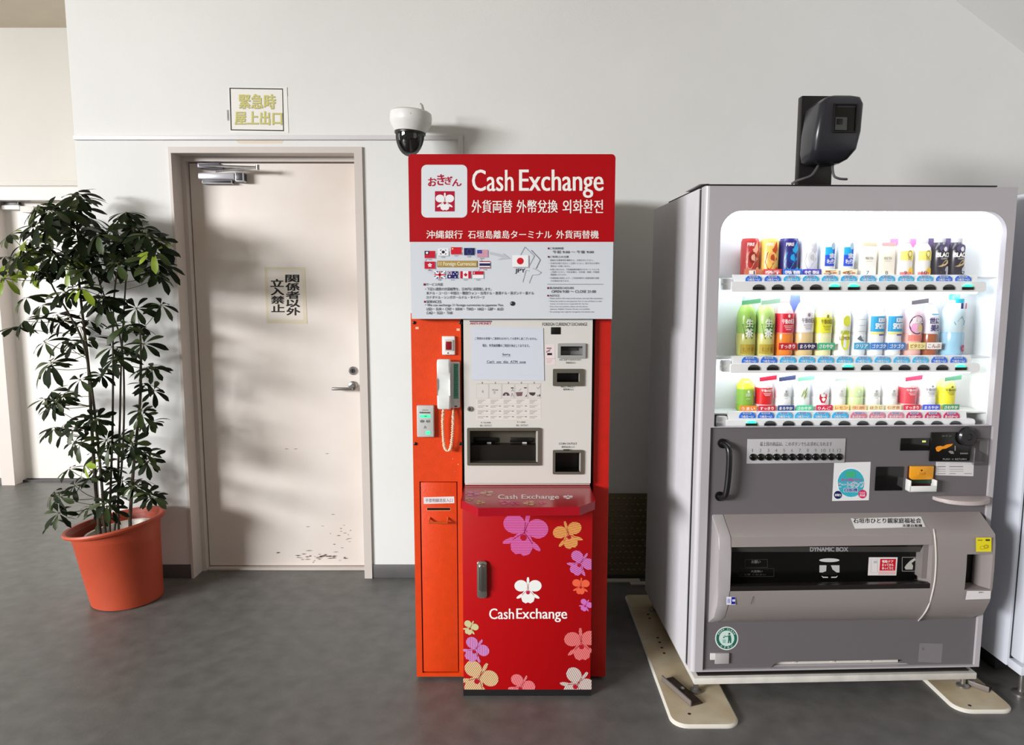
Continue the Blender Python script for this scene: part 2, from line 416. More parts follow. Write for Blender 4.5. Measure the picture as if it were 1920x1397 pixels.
# sign over the door
wt = wallT(WALL_Y)
s = empty('exit_sign', wt(485, 206, 0), 'white framed paper sign with faded yellow writing above the door', 'sign'); SI = Matrix.Translation(-Vector(s.location))
T = plane_T((0, WALL_Y-.002, 0), (0, -1, 0), SI)
a, c = T(428, 163.5, 0), T(541, 249, 0)
B().box(a.x, c.x, -.002, -.0003, c.z, a.z, mat('paper_white', (236, 234, 230), .5)).build('sign_sheet', s)
P = Print(T); P.slope = .01
P.poly([(430, 164.5), (530.5, 166), (532.5, 246), (432.5, 244.5)], ink(34, 34, 38)).poly([(432.5, 166.5), (529, 168), (530.7, 244), (434.7, 242.6)], ink(236, 233, 228), 2)
ye, yg = ink(206, 200, 112), ink(172, 164, 138)
for o_, m_, l_, of in ((1.0, yg, 3, .03), (0, ye, 4, .019)):
    P.text('緊急時', 448+o_, 176+o_, 516+o_, 203+o_, m_, l_, of); P.text('屋上出口', 440+o_, 208+o_, 528+o_, 233+o_, m_, l_, of)
P.build('sign_print', s)
for (u, v, u2, v2) in ((425, 206, 430, 226), (538, 164, 540, 180), (539, 232, 541, 246)):
    a, c = T(u, v, .0004), T(u2, v2, .0004); B().box(a.x, c.x, -.0006, .0, c.z, a.z, clear_mat('clear_tape', (250, 250, 250), .12, .2)).build('tape', s)
tag(B().poly([wt(440, 260, .0006), wt(534, 261, .0006), wt(528, 269, .0006), wt(447, 269, .0006)], mat('old_tape_residue', (222, 210, 192), .6)).build('tape_residue'),
    'beige smear of old tape just above the door frame', 'stain')

# notice on the door
s = empty('no_entry_notice', leafT(533, 555, 0), 'cream paper notice with bold black vertical writing taped on the door', 'sign'); SI = Matrix.Translation(-Vector(s.location))
T = plane_T((0, LEAF_Y-.001, 0), (0, -1, 0), SI)
def quad_sheet(b, T, pts, m, h0, h1):
    lo = [b.bm.verts.new(T(u, v, h0)) for u, v in pts]; hi = [b.bm.verts.new(T(u, v, h1)) for u, v in pts]; k = b.mi(m); n = len(pts)
    for f in [hi, lo[::-1]]+[(lo[i], lo[(i+1) % n], hi[(i+1) % n], hi[i]) for i in range(n)]: b.bm.faces.new(f).material_index = k
    return b
quad_sheet(B(), T, [(496, 500.5), (571, 501.5), (576, 607), (500, 606)], mat('tape_cream', (228, 218, 192), .35), -.001, .0004).build('backing_tape', s)
quad_sheet(B(), T, [(501, 505), (566, 506), (570, 600), (504, 599)], mat('paper_cream', (232, 224, 214), .5), .0004, .0008).build('paper', s)
P = Print(T); K = ink(26, 24, 24)
for i, ch in enumerate('関係者以外'): P.text(ch, 535.5+i*.5, 515.5+i*15.4, 560.5+i*.5, 529.4+i*15.4, K, 3.5, .045)
for i, ch in enumerate('立入禁止'): P.text(ch, 507.5+i*.6, 523.5+i*15.8, 531.5+i*.6, 537.6+i*15.8, K, 3.5, .045)
P.build('lettering', s)

# dome camera on the wall, just over the kiosk
CY = 3.37; cc = atY(770, 230, CY)
cr = empty('security_camera', (cc.x, CY, cc.z), 'white dome security camera with dark bubble above the red sign', 'security camera')
R0 = 38/FPX*CY; zt, zb, zd = atY(770, 209, CY).z-cc.z, atY(770, 248, CY).z-cc.z, atY(770, 285, CY).z-cc.z
tilt = Matrix.Rotation(math.radians(4), 4, 'Y')
b = B().lathe([(R0*.86, zt), (R0*.97, zt-.008), (R0, zt-.022), (R0*.99, zt-.045), (R0*.985, zt-.047), (R0*.94, zt-.06), (R0*.76, zb+.004), (R0*.74, zb)], mat('camera_white', (226, 224, 222), .4), 40)
bmesh.ops.transform(b.bm, matrix=tilt, verts=b.bm.verts); b.build('housing', cr)
b = B().lathe([(R0*.73, zb+.002), (R0*.745, zb-.004), (R0*.73, zb-.01), (R0*.7, zb-.012)], M_black, 40); bmesh.ops.transform(b.bm, matrix=tilt, verts=b.bm.verts); b.build('trim_ring', cr)
pr = [(R0*.68*math.cos(math.radians(t)), zb-.01-abs(zd-zb-.012)*.98*math.sin(math.radians(t))) for t in (0, 12, 25, 38, 50, 62, 74, 84, 90)]
pr[-1] = (0.0005, pr[-1][1])
b = B().lathe(pr, clear_mat('smoked_bubble', (120, 120, 126), .10, .03), 40); bmesh.ops.transform(b.bm, matrix=tilt, verts=b.bm.verts); b.build('bubble', cr)
b = B().lathe([(R0*.05, zb-.004), (R0*.56, zb-.006), (R0*.61, zb-.03), (R0*.54, zb-.056), (R0*.34, zb-.082), (.002, zb-.09)], mat('lens_module', (14, 14, 16), .25), 28)
b.lathe([(.016, .0), (.016, .012), (.011, .014)], M_black, 18, (-.012, -R0*.47, zb-.045), 'y')
b.box(-R0*.52, -R0*.2, -R0*.46, -R0*.2, zb-.035, zb-.012, mat('lens_grey', (150, 150, 156), .3), .006)
b.build('lens_module', cr)
b = B().tube([(.045, .02, zt-.01), (.05, .02, zt+.012), (.047, .02, zt+.03), (.04, .02, zt+.036)], [.011, .011, .009, .008], mat('conduit_grey', (196, 194, 190), .5), 12); b.build('cable_gland', cr)
P = Print(lambda a, bb, h: Vector((R0*math.sin(a), -R0*math.cos(a)-h-.0002, bb))); P.rect(.12, zt-.028, .5, zt-.031, ink(150, 148, 146)); P.build('maker_mark', cr)
B().box(-.03, .03, R0*.6, WALL_Y-CY, zt-.045, zt-.012, mat('camera_white', (226, 224, 222), .4), .006).build('wall_bracket', cr)
# ------------------------------------------------------------------ cash exchange kiosk: housing, machine, pedestal
KY, SY, MY, RY = 2.60, 2.548, 2.572, 2.486
M_or = mat('orange_paint', (226, 66, 11), .42, noise=.05, nscale=30, bump=.2, bscale=160)
M_rd = mat('red_panel', (206, 26, 13), .42, noise=.05, nscale=30)
M_sred = mat('sign_red', (174, 2, 14), .45, spec=.25)
M_swh = mat('sign_white', (212, 217, 224), .32)
M_cream = mat('machine_cream', (214, 211, 206), .4)
M_bred = mat('pedestal_red', (176, 2, 10), .42, spec=.3)
M_hid = mat('cabinet_grey', (150, 147, 142), .5)
k = empty('kiosk_housing', (0, KY+.3, 0), 'tall orange and red kiosk frame with a money exchange header sign', 'kiosk')
KI = Matrix.Translation(-Vector(k.location))
def kc(b, name, parent=None, lab=None):
    bmesh.ops.transform(b.bm, matrix=KI, verts=b.bm.verts); o = b.build(name, parent or k)
    if lab: o['label'] = lab
    return o
xl, xr = atY(773.5, 800, KY).x, atY(1143, 800, KY).x
xm0, xm1 = -.186, .302
zs = atY(960, 598, SY).z
b = B().box(xl, xm0, KY+.02, KY+.75, .012, zs+.02, M_hid, .002)
b.box(xl+.05, xl+.09, KY+.1, KY+.14, 0, .012, M_black); b.box(xl+.05, xl+.09, KY+.6, KY+.64, 0, .012, M_black)
kc(b, 'side_column')
b = B().box(xm1, xr, KY, KY+.02, .012, zs+.02, M_rd, .0015); b.box(xm1, xr, KY+.0201, KY+.75, .012, zs+.02, M_hid); b.box(xm1+.01, xm1+.04, KY+.1, KY+.14, 0, .012, M_black); b.box(xm1+.01, xm1+.04, KY+.6, KY+.64, 0, .012, M_black)
kc(b, 'edge_column', lab='red right-hand column')
b = B().box(xm0, xm1, KY+.70, KY+.75, .012, zs+.02, M_hid); b.box(xl, xr, KY+.02, KY+.75, zs+.021, atY(960, 296, SY).z, M_hid, .004)
kc(b, 'back_panel')
# face of the side column: fixed upper plate and the lower door
d0 = atY(786.5, 903, KY); d1 = atY(861, 1262, KY)
b = B().plate([(xl, .012), (xm0, .012), (xm0, zs+.018), (xl, zs+.018)], [[(d0.x, d1.z), (d1.x, d1.z), (d1.x, d0.z), (d0.x, d0.z)]], KY, KY+.0199, M_or)
for u, v, w_ in ((779, 613, 6), (856, 616, 6), (861, 722, 1.5), (858, 870, 2), (848, 860, 1.5), (852, 884, 1)):
    b.poly([atY(p, q, KY-.0004) for p, q in ((u, v), (u+w_, v), (u+w_, v+w_*.7), (u, v+w_*.7))], ink(250, 190, 160))
fp = kc(b, 'face_plate', lab='orange face plate')
g = .004
b = B().box(d0.x+g, d1.x-g, KY+.003, KY+.0195, d1.z+g, d0.z-g, M_or, .0015)
dd = kc(b, 'slot_door', lab='orange lower door with a paper slot')
T = plane_T((0, KY+.003, 0), (0, -1, 0), KI)
P = Print(T); P.poly([(794, 932.5), (851.5, 931), (852, 943.5), (794.5, 945)], ink(226, 222, 226)); P.text('不要明細書投入口', 797.5, 934.8, 848.5, 941.8, ink(150, 130, 140), 2, .01)
P.build('slot_label', dd, 'white label strip')
P = Print(T); P.poly(rr(799.5, 845.5, 952, 957.6, 2.6, 3), ink(255, 150, 110)).poly(rr(800.3, 844.6, 952.4, 956.8, 2.1, 3), ink(16, 6, 4), 2); P.build('paper_slot', dd)
b = B(); h0, h1 = atY(806, 977, KY), atY(840, 977, KY)
b.tube([h0+Vector((0, .004, .012)), h0+Vector((0, -.02, 0)), h1+Vector((0, -.02, 0)), h1+Vector((0, .004, .012))], .0042, mat('handle_copper', (206, 96, 40), .3, metal=.3), 8)
kc(b, 'pull_handle', dd)
for (u, v) in ((776.5, 605), (863.5, 605), (779, 832), (864, 832)):
    kc(B().lathe([(.006, 0), (.006, .003), (.004, .0045)], M_black, 12, atY(u, v, KY), 'y'), 'screw', fp)
# header sign
sx0_, sx1_ = atY(767, 400, SY).x, atY(1152.5, 400, SY).x; sz1 = atY(960, 289, SY).z; szm = atY(960, 453.5, SY).z
b = B().prism(rr(sx0_, sx1_, szm, sz1, (0, 0, .014, .014)), 'y', SY, KY+.019, M_sred)
b.prism([(sx0_+.003, zs), (sx1_-.003, zs), (sx1_-.003, szm), (sx0_+.003, szm)], 'y', SY+.001, KY-.001, M_swh)
hs = kc(b, 'header_sign', lab='red and white header sign board')
P = Print(plane_T((0, SY, 0), (0, -1, 0), KI)); W = ink(244, 240, 236)
P.poly([(u, v) for u, v in rr(790, 876, 309, 408, 10)], ink(222, 226, 230), 1)
cr_ = ink(176, 14, 52)
P.text('お', 803, 333, 818, 349, cr_, 2, .03); P.text('き', 820, 327, 833, 347, cr_, 2, .03); P.text('ぎ', 834, 331, 848, 346, cr_, 2, .03); P.text('ん', 848, 336, 865, 349, cr_, 2, .03)
P.rect(815.5, 358.5, 852.5, 396.5, cr_, 2); orchid(P, 834, 378, 17, 0, ink(238, 238, 240), cr_, 3, ink(150, 60, 90))
P.text('Cash', 885.5, 318, 962.5, 358.5, W, 2, .014); P.text('Exchange', 974, 318, 1131, 371, W, 2, .014)
P.text('外貨両替', 884.5, 375, 960.5, 399, W, 2, .012); P.text('外幣兌換', 969, 375, 1045.5, 399, W, 2, .012); P.text('외화환전', 1055, 374.5, 1130.5, 400, W, 2, .012)
P.text('沖縄銀行', 799.5, 432, 867.5, 447.5, W, 2, .012); P.text('石垣島離島ターミナル', 877.5, 432, 1034.5, 447.5, W, 2, .012); P.text('外貨両替機', 1043, 432, 1122.5, 447.5, W, 2, .012)
# flags in a ring
K = ink(34, 34, 52); G = ink(196, 198, 206); R = ink(196, 22, 52); N = ink(28, 34, 92); CH = ink(206, 26, 44); WH = ink(236, 238, 242)
P.line(ell(848, 494, 54, 25, n=40)+[(902, 494)], 5, ink(206, 210, 218), 1)
P.poly([(919, 472), (944, 477.5), (943, 474.5), (957, 485), (932, 487.5), (942, 482.5), (918, 477)], ink(190, 192, 204), 1)
fw, fh = 20, 13.4
def flag(u, v, code):
    P.rect(u+1, v+1, u+fw+1, v+fh+1, ink(170, 174, 184), 1.5)
    r = lambda a, b_, c_, d_, m, l=3: P.rect(u+a, v+b_, u+c_, v+d_, m, l)
    if code == 'TWD': r(0, 0, fw, fh, R, 2); r(0, 0, 8.5, 6.5, ink(28, 28, 60)); P.ell(u+4.6, v+3.6, 2.4, 2.2, WH, 4, n=12)
    elif code == 'KRW':
        r(0, 0, fw, fh, WH, 2); P.ell(u+10, v+6.6, 3, 2.8, ink(40, 34, 60), 3, n=14)
        for sx in (-1, 1):
            for sy in (-1, 1): P.line([(u+10+sx*3.6, v+6.6+sy*4.4), (u+10+sx*5.6, v+6.6+sy*2.6)], 1.4, K, 3)
    elif code == 'CNY': r(0, 0, fw, fh, CH, 2); P.ell(u+3, v+3, 1.5, 1.5, ink(250, 220, 170), 3, n=8)
    elif code == 'EUR':
        r(0, 0, fw, fh, N, 2)
        for i in range(12): P.ell(u+10+4.5*math.cos(i*.5236), v+6.7+4.5*math.sin(i*.5236), .55, .55, ink(120, 130, 150), 3, n=6)
    elif code == 'USD':
        r(0, 0, fw, fh, ink(226, 200, 214), 2)
        for i in range(7): r(0, i*fh/6.7, fw, i*fh/6.7+.95, ink(196, 80, 110))
        r(0, 0, 9, 7, ink(70, 74, 160), 4)
    elif code == 'HKD':
        r(0, 0, fw, fh, R, 2)
        for i in range(5): P.ell(u+10+2.3*math.cos(i*1.2566-1.57), v+6.7+2.3*math.sin(i*1.2566-1.57), 1.9, 1.2, WH, 3, n=8, rot=math.degrees(i*1.2566-1.57))
    elif code == 'THB':
        r(0, 0, fw, fh, ink(170, 30, 60), 2); r(0, 1.9, fw, fh-1.9, WH); r(0, 4.2, fw, fh-4.2, ink(36, 36, 84), 4)
    elif code == 'GBP':
        r(0, 0, fw, fh, ink(44, 44, 104), 2)
        for a, c_ in (((0, 0), (fw, fh)), ((0, fh), (fw, 0))): P.line([(u+a[0], v+a[1]), (u+c_[0], v+c_[1])], 3, WH, 3)
        r(0, 4.4, fw, 9, WH, 4); r(7.5, 0, 12.5, fh, WH, 4); r(0, 5.5, fw, 7.9, R, 5); r(8.8, 0, 11.2, fh, R, 5)
    elif code == 'AUD':
        r(0, 0, fw, fh, ink(38, 34, 104), 2); r(0, 2.4, 9, 4.2, ink(206, 190, 216)); r(3.6, 0, 5.4, 6.6, ink(206, 190, 216)); P.line([(u, v), (u+9, v+6.6)], 1.4, ink(206, 190, 216), 3); P.line([(u, v+6.6), (u+9, v)], 1.4, ink(206, 190, 216), 3)
        for a, c_, q in ((4.5, 10, 1.8), (15, 2, 1), (12, 5.5, 1), (18, 5, 1), (15, 11, 1.2)): P.ell(u+a, v+c_, q, q, WH, 4, n=7)
    elif code == 'CAD': r(0, 0, fw, fh, WH, 2); r(0, 0, 4.6, fh, R); r(15, 0, fw, fh, R); P.poly([(u+10, v+2.6), (u+11.4, v+5), (u+13.6, v+5.4), (u+12.4, v+8.4), (u+10, v+10), (u+7.6, v+8.4), (u+6.4, v+5.4), (u+8.6, v+5)], R, 3)
    elif code == 'SGD': r(0, 0, fw, fh, WH, 2); r(0, 0, fw, 6.6, R); P.ell(u+3.6, v+3.3, 1.8, 2.2, WH, 4, n=10); P.ell(u+4.5, v+3.3, 1.7, 2, R, 5, n=10)
    P.text(code, u+6.5, v+fh+1.8, u+13.5, v+fh+4, ink(90, 92, 104), 2)
for u, v, c_ in ((796, 470.5, 'TWD'), (821, 466, 'KRW'), (845.5, 463.5, 'CNY'), (870, 465, 'EUR'), (894.5, 468.5, 'USD'), (796, 490.5, 'HKD'), (899, 489.5, 'THB'), (814.5, 508.5, 'GBP'), (838.5, 508.5, 'AUD'), (863, 508.5, 'CAD'), (886.5, 508.5, 'SGD')): flag(u, v, c_)
P.rect(820, 489, 895, 501, ink(120, 100, 50), 2).rect(820.6, 489.5, 894.4, 500.4, ink(178, 148, 72), 3); P.text('11 Foreign Currencies', 822.5, 491, 892, 500, ink(240, 236, 220), 4, .012)
og = ink(160, 166, 176)
P.line([(976, 478), (984, 463), (1002, 480), (990, 502)], 1, og, 1); P.line([(996, 469), (1013, 487), (1005, 504)], 1.2, ink(120, 126, 138), 1)
P.line([(992, 508), (986, 507), (980, 529)], 1, og, 1); P.line([(992, 531), (998, 516), (1010, 515), (1015, 511), (1006, 506), (999, 503)], 1, og, 1)
P.rect(962, 480, 992, 502, ink(160, 164, 174), 1.5).rect(960.5, 478.5, 990.5, 500.5, ink(238, 238, 240), 2); P.ell(975.5, 489.5, 6.4, 6.3, ink(206, 20, 40), 3)
P.text('JPY', 965.5, 503.5, 984.5, 513.5, ink(40, 42, 56), 2, .005)
def bl(t, u0, v0, u1, v1, m=K, off=.008): P.text(t, u0, v0, u1, v1, m, 2, off)
bk = ink(124, 22, 52)
P.rect(794, 531.5, 798, 535.5, bk, 2); bl('サービス内容', 799, 530.6, 830, 536.2)
bl('・下記11通貨の外国紙幣を、日本円に両替致します。', 797, 539, 921, 545); bl('米ドル・ユーロ・中国元・韓国ウォン・台湾ドル・香港ドル・英ポンド・豪ドル', 799, 546.6, 1001, 552.6); bl('カナダドル・シンガポールドル・タイバーツ', 799, 554.6, 908, 560.4)
P.rect(795, 564, 798, 567.6, bk, 2); bl('SERVICES', 799.5, 563.2, 827, 568.4); bl('・We can exchange 11 foreign currencies to japanese Yen.', 797, 569.8, 944, 575.6)
bl('USD・ EUR・ CNY・ KRW・ TWD・ HKD・ GBP・ AUD', 799.5, 577, 943.5, 582.2); bl('CAD・ SGD・ THB', 799.5, 584.2, 848, 589.4)
P.ell(961, 569.3, 4.6, 4.2, ink(36, 42, 60), 2); P.ell(958.5, 568.6, 1.6, 1.4, ink(150, 160, 176), 3, n=8)
P.rect(1027, 464.2, 1030, 467.4, bk, 2); bl('ご利用時間', 1031, 463.6, 1056, 468); bl('午前 9:00 ～ 午後 9:00', 1036.5, 469.6, 1113, 475.4)
P.rect(1027, 480, 1030, 483.2, bk, 2); bl('ご利用上の注意', 1031, 479.4, 1066, 483.6)
sm = ink(86, 90, 108)
for t, v, u1 in (('・画面の注意事項を確認の上、お取引きください。', 486.2, 1113), ('・日本円の取り忘れにご注意ください。取り忘れの際の', 492, 1124), ('　責任は一切負いません。', 497.4, 1070), ('・お問い合わせは、下記機械専用備付けのオートフォンを', 503.6, 1123), ('　ご利用ください。対応言語は、日本語・英語・中国語', 508.4, 1123), ('　韓国語となります。', 513.4, 1062), ('・市場相場の急変により、ご利用時間中に両替相場を変更', 519.8, 1123), ('　する場合があります。', 525, 1067)):
    u0 = 1029 if t[0] == '・' else 1032
    bl(t.strip('　'), u0, v, u1, v+3.4, sm, 0)
P.rect(1026, 532.6, 1131, 533.4, ink(110, 116, 130), 2)
P.rect(1026, 538.4, 1029, 541.8, bk, 2); bl('BUSINESS HOURS', 1031, 538, 1075.5, 542); bl('OPEN 9:00 ～ CLOSE 21:00', 1034, 544.2, 1117, 549.2)
P.rect(1026, 552.8, 1029, 556, bk, 2); bl('NOTICE', 1031, 552.4, 1048.5, 556.4)
for t, v, u1 in (('・Please confirm the notes on the screen, and start the transaction.', 558, 1130), ('・Please be careful to take Japanese Yen. In case of failure to take', 563.6, 1128), ('  money, we must not be responsible for any loss.', 568.4, 1103), ('・If you have any question, please use the phone.', 573.4, 1102), ('  Japanese, English, Chinese, Korean are available.', 578.2, 1106), ('・An exchange rate might be changed by the market rate.', 583.4, 1114)):
    bl(t.strip(), 1028.5 if t[0] == '・' else 1031, v, u1, v+3.2, sm, 0)
P.build('sign_print', hs)

# white currency machine
m = empty('currency_exchange_machine', (.058, MY, 0), 'off-white foreign currency exchange machine set in the kiosk', 'exchange machine')
KI = Matrix.Translation(-Vector(m.location))
def mc(b, name, parent=None, lab=None):
    bmesh.ops.transform(b.bm, matrix=KI, verts=b.bm.verts); o = b.build(name, parent or m)
    if lab: o['label'] = lab
    return o
A = lambda u, v, h=0.0: atY(u, v, MY-h)
mx0, mx1 = A(869.5, 700).x, A(1110, 700).x; mzt = A(960, 599).z; mzs = A(960, 906).z; mzb = .7755
def hole(u0, v0, u1, v1): a, c = A(u0, v0), A(u1, v1); return (a.x, c.x, c.z, a.z)
HB, HC, HI, HR = hole(880, 806, 1009, 868), hole(1040, 847, 1089, 885), hole(1043, 698, 1087, 717), hole(1050, 648, 1093, 667)
hl = lambda h: [(h[0], h[2]), (h[1], h[2]), (h[1], h[3]), (h[0], h[3])]
b = B().plate([(mx0, mzs), (mx1, mzs), (mx1, mzt), (mx0, mzt)], [hl(h) for h in (HB, HC, HI, HR)], MY, MY+.012, M_cream)
b.plate([(mx0, mzs), (mx1, mzs), (mx1, mzt), (mx0, mzt)], [], MY+.5, MY+.48, M_cream)
b.box(mx0, mx0+.004, MY+.012, MY+.5, mzs, mzt, M_cream); b.box(mx1-.004, mx1, MY+.012, MY+.5, mzs, mzt, M_cream); b.box(mx0, mx1, MY+.012, MY+.5, mzt-.004, mzt, M_cream)
mc(b, 'front_panel')
mc(B().box(mx0+.001, mx1-.001, MY+.004, MY+.5, mzb, mzs-.003, M_cream, .002), 'base_strip')
olive = mat('bezel_olive', (92, 88, 78), .4); blk = mat('recess_black', (10, 9, 9), .35)
def bezel(h, w_, name, m_, deep, mi):
    b = B().plate(rr(h[0]-w_, h[1]+w_, h[2]-w_, h[3]+w_, .004, 3), [hl((h[0]+.002, h[1]-.002, h[2]+.002, h[3]-.002))], MY-.008, MY-.0001, m_)
    b.cavity(h[0]+.002, h[1]-.002, MY-.004, MY+deep, h[2]+.002, h[3]-.002, mi)
    return b
b = bezel(HB, .008, 'x', olive, .07, mat('outlet_brown', (84, 78, 68), .45))
zm = A(960, 838).z
b.box(HB[0]+.002, HB[1]-.002, MY+.03, MY+.0699, HB[2]+.002, zm, mat('outlet_dark', (22, 17, 12), .4))
bo = mc(b, 'bill_outlet', lab='dark recessed bill outlet with two slots')
for (u0, u1) in ((888.5, 933.5), (956, 999)):
    a, c = atY(u0, 820, MY+.0695), atY(u1, 829, MY+.0695)
    b = B().box(a.x, c.x, MY+.062, MY+.0693, c.z, a.z, blk, .002); q = atY((u0+u1)/2+5, 830, MY+.06)
    b.box(q.x-.006, q.x+.01, MY+.055, MY+.062, q.z-.002, q.z+.002, mat('paper_tip', (230, 226, 220), .5)); mc(b, 'bill_slot', bo)
b = B(); a, c = A(1005.5, 808), A(1008, 866); b.box(a.x, c.x, MY-.003, MY+.05, c.z, a.z, mat('clear_edge', (196, 194, 188), .25)); mc(b, 'clear_flap', bo)
b = bezel(HC, .007, 'x', olive, .06, blk); q = A(1062, 843.5, .009); b.box(q.x-.012, q.x+.012, MY-.0095, MY-.007, q.z-.003, q.z+.002, blk, .001)
co = mc(b, 'coin_outlet', lab='dark coin outlet')
a, c = A(1087.5, 847), A(1089, 884); mc(B().box(a.x, c.x, MY-.004, MY+.03, c.z, a.z, mat('clear_edge', (196, 194, 188), .25)), 'clear_flap', co)
bi = mc(bezel(HI, .0125, 'x', olive, .05, blk), 'bill_inlet', lab='dark bill inlet')
a, c = A(1086, 699), A(1088, 716); mc(B().box(a.x, c.x, MY-.006, MY+.02, c.z, a.z, mat('clear_edge', (196, 194, 188), .25)), 'clear_flap', bi)
b = bezel(HR, .0085, 'x', mat('bezel_grey', (158, 158, 156), .4), .03, mat('receipt_grey', (128, 128, 126), .4)); a, c = A(1055, 651, -.028), A(1082, 657, -.028)
b.box(a.x, c.x, MY+.024, MY+.0297, c.z, a.z, mat('slot_dark', (60, 60, 58), .4))
ro = mc(b, 'receipt_outlet', lab='grey receipt outlet')
a, c = A(1033, 613.5), A(1051, 627); mc(B().box(a.x, c.x, MY-.002, MY, c.z, a.z, blk, .001), 'display_window')
b = B().lathe([(.0095, 0), (.0095, .005), (.007, .008)], M_steel, 20, A(881, 766.5), 'y'); q = A(881, 766.5); b.box(q.x-.0012, q.x+.0012, MY-.0095, MY-.008, q.z-.005, q.z+.005, M_black)
mc(b, 'key_lock', lab='round steel key lock')
P = Print(plane_T((0, MY, 0), (0, -1, 0), KI)); K2 = ink(64, 62, 62); Kg = ink(120, 116, 112)
PT_ = plane_T((0, MY, 0), (0, -1, 0), KI)
def small(par, items):
    P = Print(PT_)
    for it in items: P.text(*it)
    P.build('lettering', par)
P = Print(PT_); P.rect(880.5, 601.6, 922.5, 603.4, ink(44, 24, 36)); P.text('ANTI-MONEY', 881, 604.2, 921, 608.6, ink(190, 60, 110), 2, .02); P.build('maker_lettering', m)
small(m, [('FOREIGN CURRENCY EXCHANGE', 1017, 605, 1101, 611, K2, 2, 0)])
small(ro, [('RECEIPT/AMOUNT', 1049, 673, 1090, 676.4, Kg, 2), ('明細書出口', 1061, 678.4, 1079, 682, Kg, 2, .01)])
small(bi, [('BILL INLET', 1052, 723, 1078.5, 726.6, K2, 2), ('紙幣挿入口', 1056, 728.4, 1075, 732, K2, 2, .01)])
small(co, [('COIN OUTLET', 1048, 830, 1082, 833.8, K2, 2), ('硬貨払出し口', 1053, 836.4, 1077, 839.8, K2, 2, .01)])
small(bo, [('￥10,000', 901, 791, 920, 794.4, Kg, 2), ('BILL OUTLET', 900, 796.4, 922, 799.6, Kg, 2)])
small(bo, [('￥1,000', 969, 790, 985, 793.4, Kg, 2), ('BILL OUTLET', 968, 796, 990, 799.2, Kg, 2)])
P = Print(PT_)
P.poly([(1022, 646), (1040, 645), (1041, 684), (1023, 685)], ink(228, 214, 214)); P.rect(1025, 652, 1034, 654, ink(130, 80, 96), 2); P.rect(1026, 662, 1035, 666, ink(30, 18, 22), 2); P.line([(1024, 661), (1032, 655)], 1.2, ink(150, 90, 110), 2)
P.line([(1023, 672.5), (1041, 672.5)], .6, ink(200, 150, 150), 2); P.text('COIN', 1024, 657, 1031, 660, ink(170, 130, 140), 2)
for i in range(3): P.rect(1025, 675+i*2.4, 1036-i*2, 675.8+i*2.4, ink(210, 170, 170), 2)
P.build('caution_sticker', m)
# instruction chart: five columns of pictures and small writing
P = Print(plane_T((0, MY, 0), (0, -1, 0), KI))
P.rect(892.5, 716.5, 1014.5, 787, ink(222, 217, 211), .6)
P.rect(893, 718, 1014, 747.5, ink(200, 196, 192))
cg = ink(150, 146, 142)
for i in range(5):
    u = 893+i*24.3
    P.text(str(i+1), u+10, 713.8+2.6, u+12.5, 719.5, K2, 3); P.rect(u+1, 720.5, u+22.8, 746.5, ink(214, 209, 205), 2)
    for j, (v, h_) in enumerate(((750, 2.0), (760.5, 2.0), (770, 2.0), (780.5, 2.0))):
        for q in range(3 if j in (0, 2) else 2): P.rect(u+2.5, v+q*2.6, u+(17, 13, 10)[q]-(i*j) % 4, v+q*2.6+.9, cg, 2)
        if j and i < 4: P.rect(u+18, v+.2, u+22, v+1.6, Kg, 2)
for v in (757.5, 767.2, 777): P.rect(893, v, 1014, v+.5, ink(196, 191, 186), 2)
P.ell(905, 734, 1.6, 2.6, ink(170, 166, 162), 3, n=10); P.text('EX.Sale', 923, 729.5, 934, 732.5, ink(84, 70, 74), 3); P.ell(927, 736, 2, 3, ink(180, 176, 172), 3, n=10)
P.poly(ell(949, 742, 6.5, 6.5, n=12, a0=180, a1=360), ink(96, 74, 80), 3); P.rect(947.5, 739, 950, 742.5, ink(214, 209, 205), 4); P.rect(958, 726.5, 963, 728.5, ink(50, 46, 50), 3); P.line([(959, 734), (961, 730), (963, 734)], .8, ink(130, 126, 122), 3); P.line([(958.5, 744), (960, 737), (963, 744)], .8, ink(150, 130, 140), 3)
P.poly([(967, 735.5), (980, 735), (978.5, 742.5), (969, 743)], ink(118, 92, 94), 3); P.line([(973, 733), (977, 729)], .8, cg, 3); P.rect(982.5, 726.2, 987.5, 728, ink(50, 46, 50), 3); P.poly([(983, 744), (985, 743), (987.5, 739.5), (988, 743.5)], ink(96, 88, 88), 3)
P.poly([(991.5, 735.8), (1004, 735.8), (1003, 740), (999, 742.5), (993.5, 740)], ink(74, 62, 64), 3); P.line([(1006, 726), (1009, 729), (1013, 724)], .8, cg, 3); P.rect(1007, 740.5, 1010, 743.5, cg, 3); P.rect(1011, 739.5, 1012.8, 743.5, ink(60, 56, 56), 3)
P.build('instruction_chart', m)
# paper notice taped over the machine's upper left
n_ = empty('paper_notice', A(953, 664), 'white taped paper saying the machine cannot be used now', 'notice'); NI = Matrix.Translation(-Vector(n_.location))
T = plane_T((0, MY-.0015, 0), (0, -1, 0), NI)
quad_sheet(B(), T, [(883.5, 612.5), (1018.5, 615), (1020.5, 714), (884, 712)], mat('paper_bluewhite', (208, 213, 224), .5), .0, .0008).build('sheet', n_)
P = Print(T); P.slope = .006; bk2 = ink(58, 66, 92)
P.text('ご利用のお客様へご迷惑をおかけして大変申し訳ございません。', 890.5, 632, 1007, 637, bk2, 3, .012); P.text('現在、外貨両替機のご利用を休止しております。', 904.5, 645, 993, 650.6, bk2, 3, .012)
P.text('Sorry.', 942, 662.5, 957.5, 667.8, bk2, 3, .02); P.text("Can't  use  this  ATM  now", 913, 675.6, 986, 680.6, bk2, 3, .015)
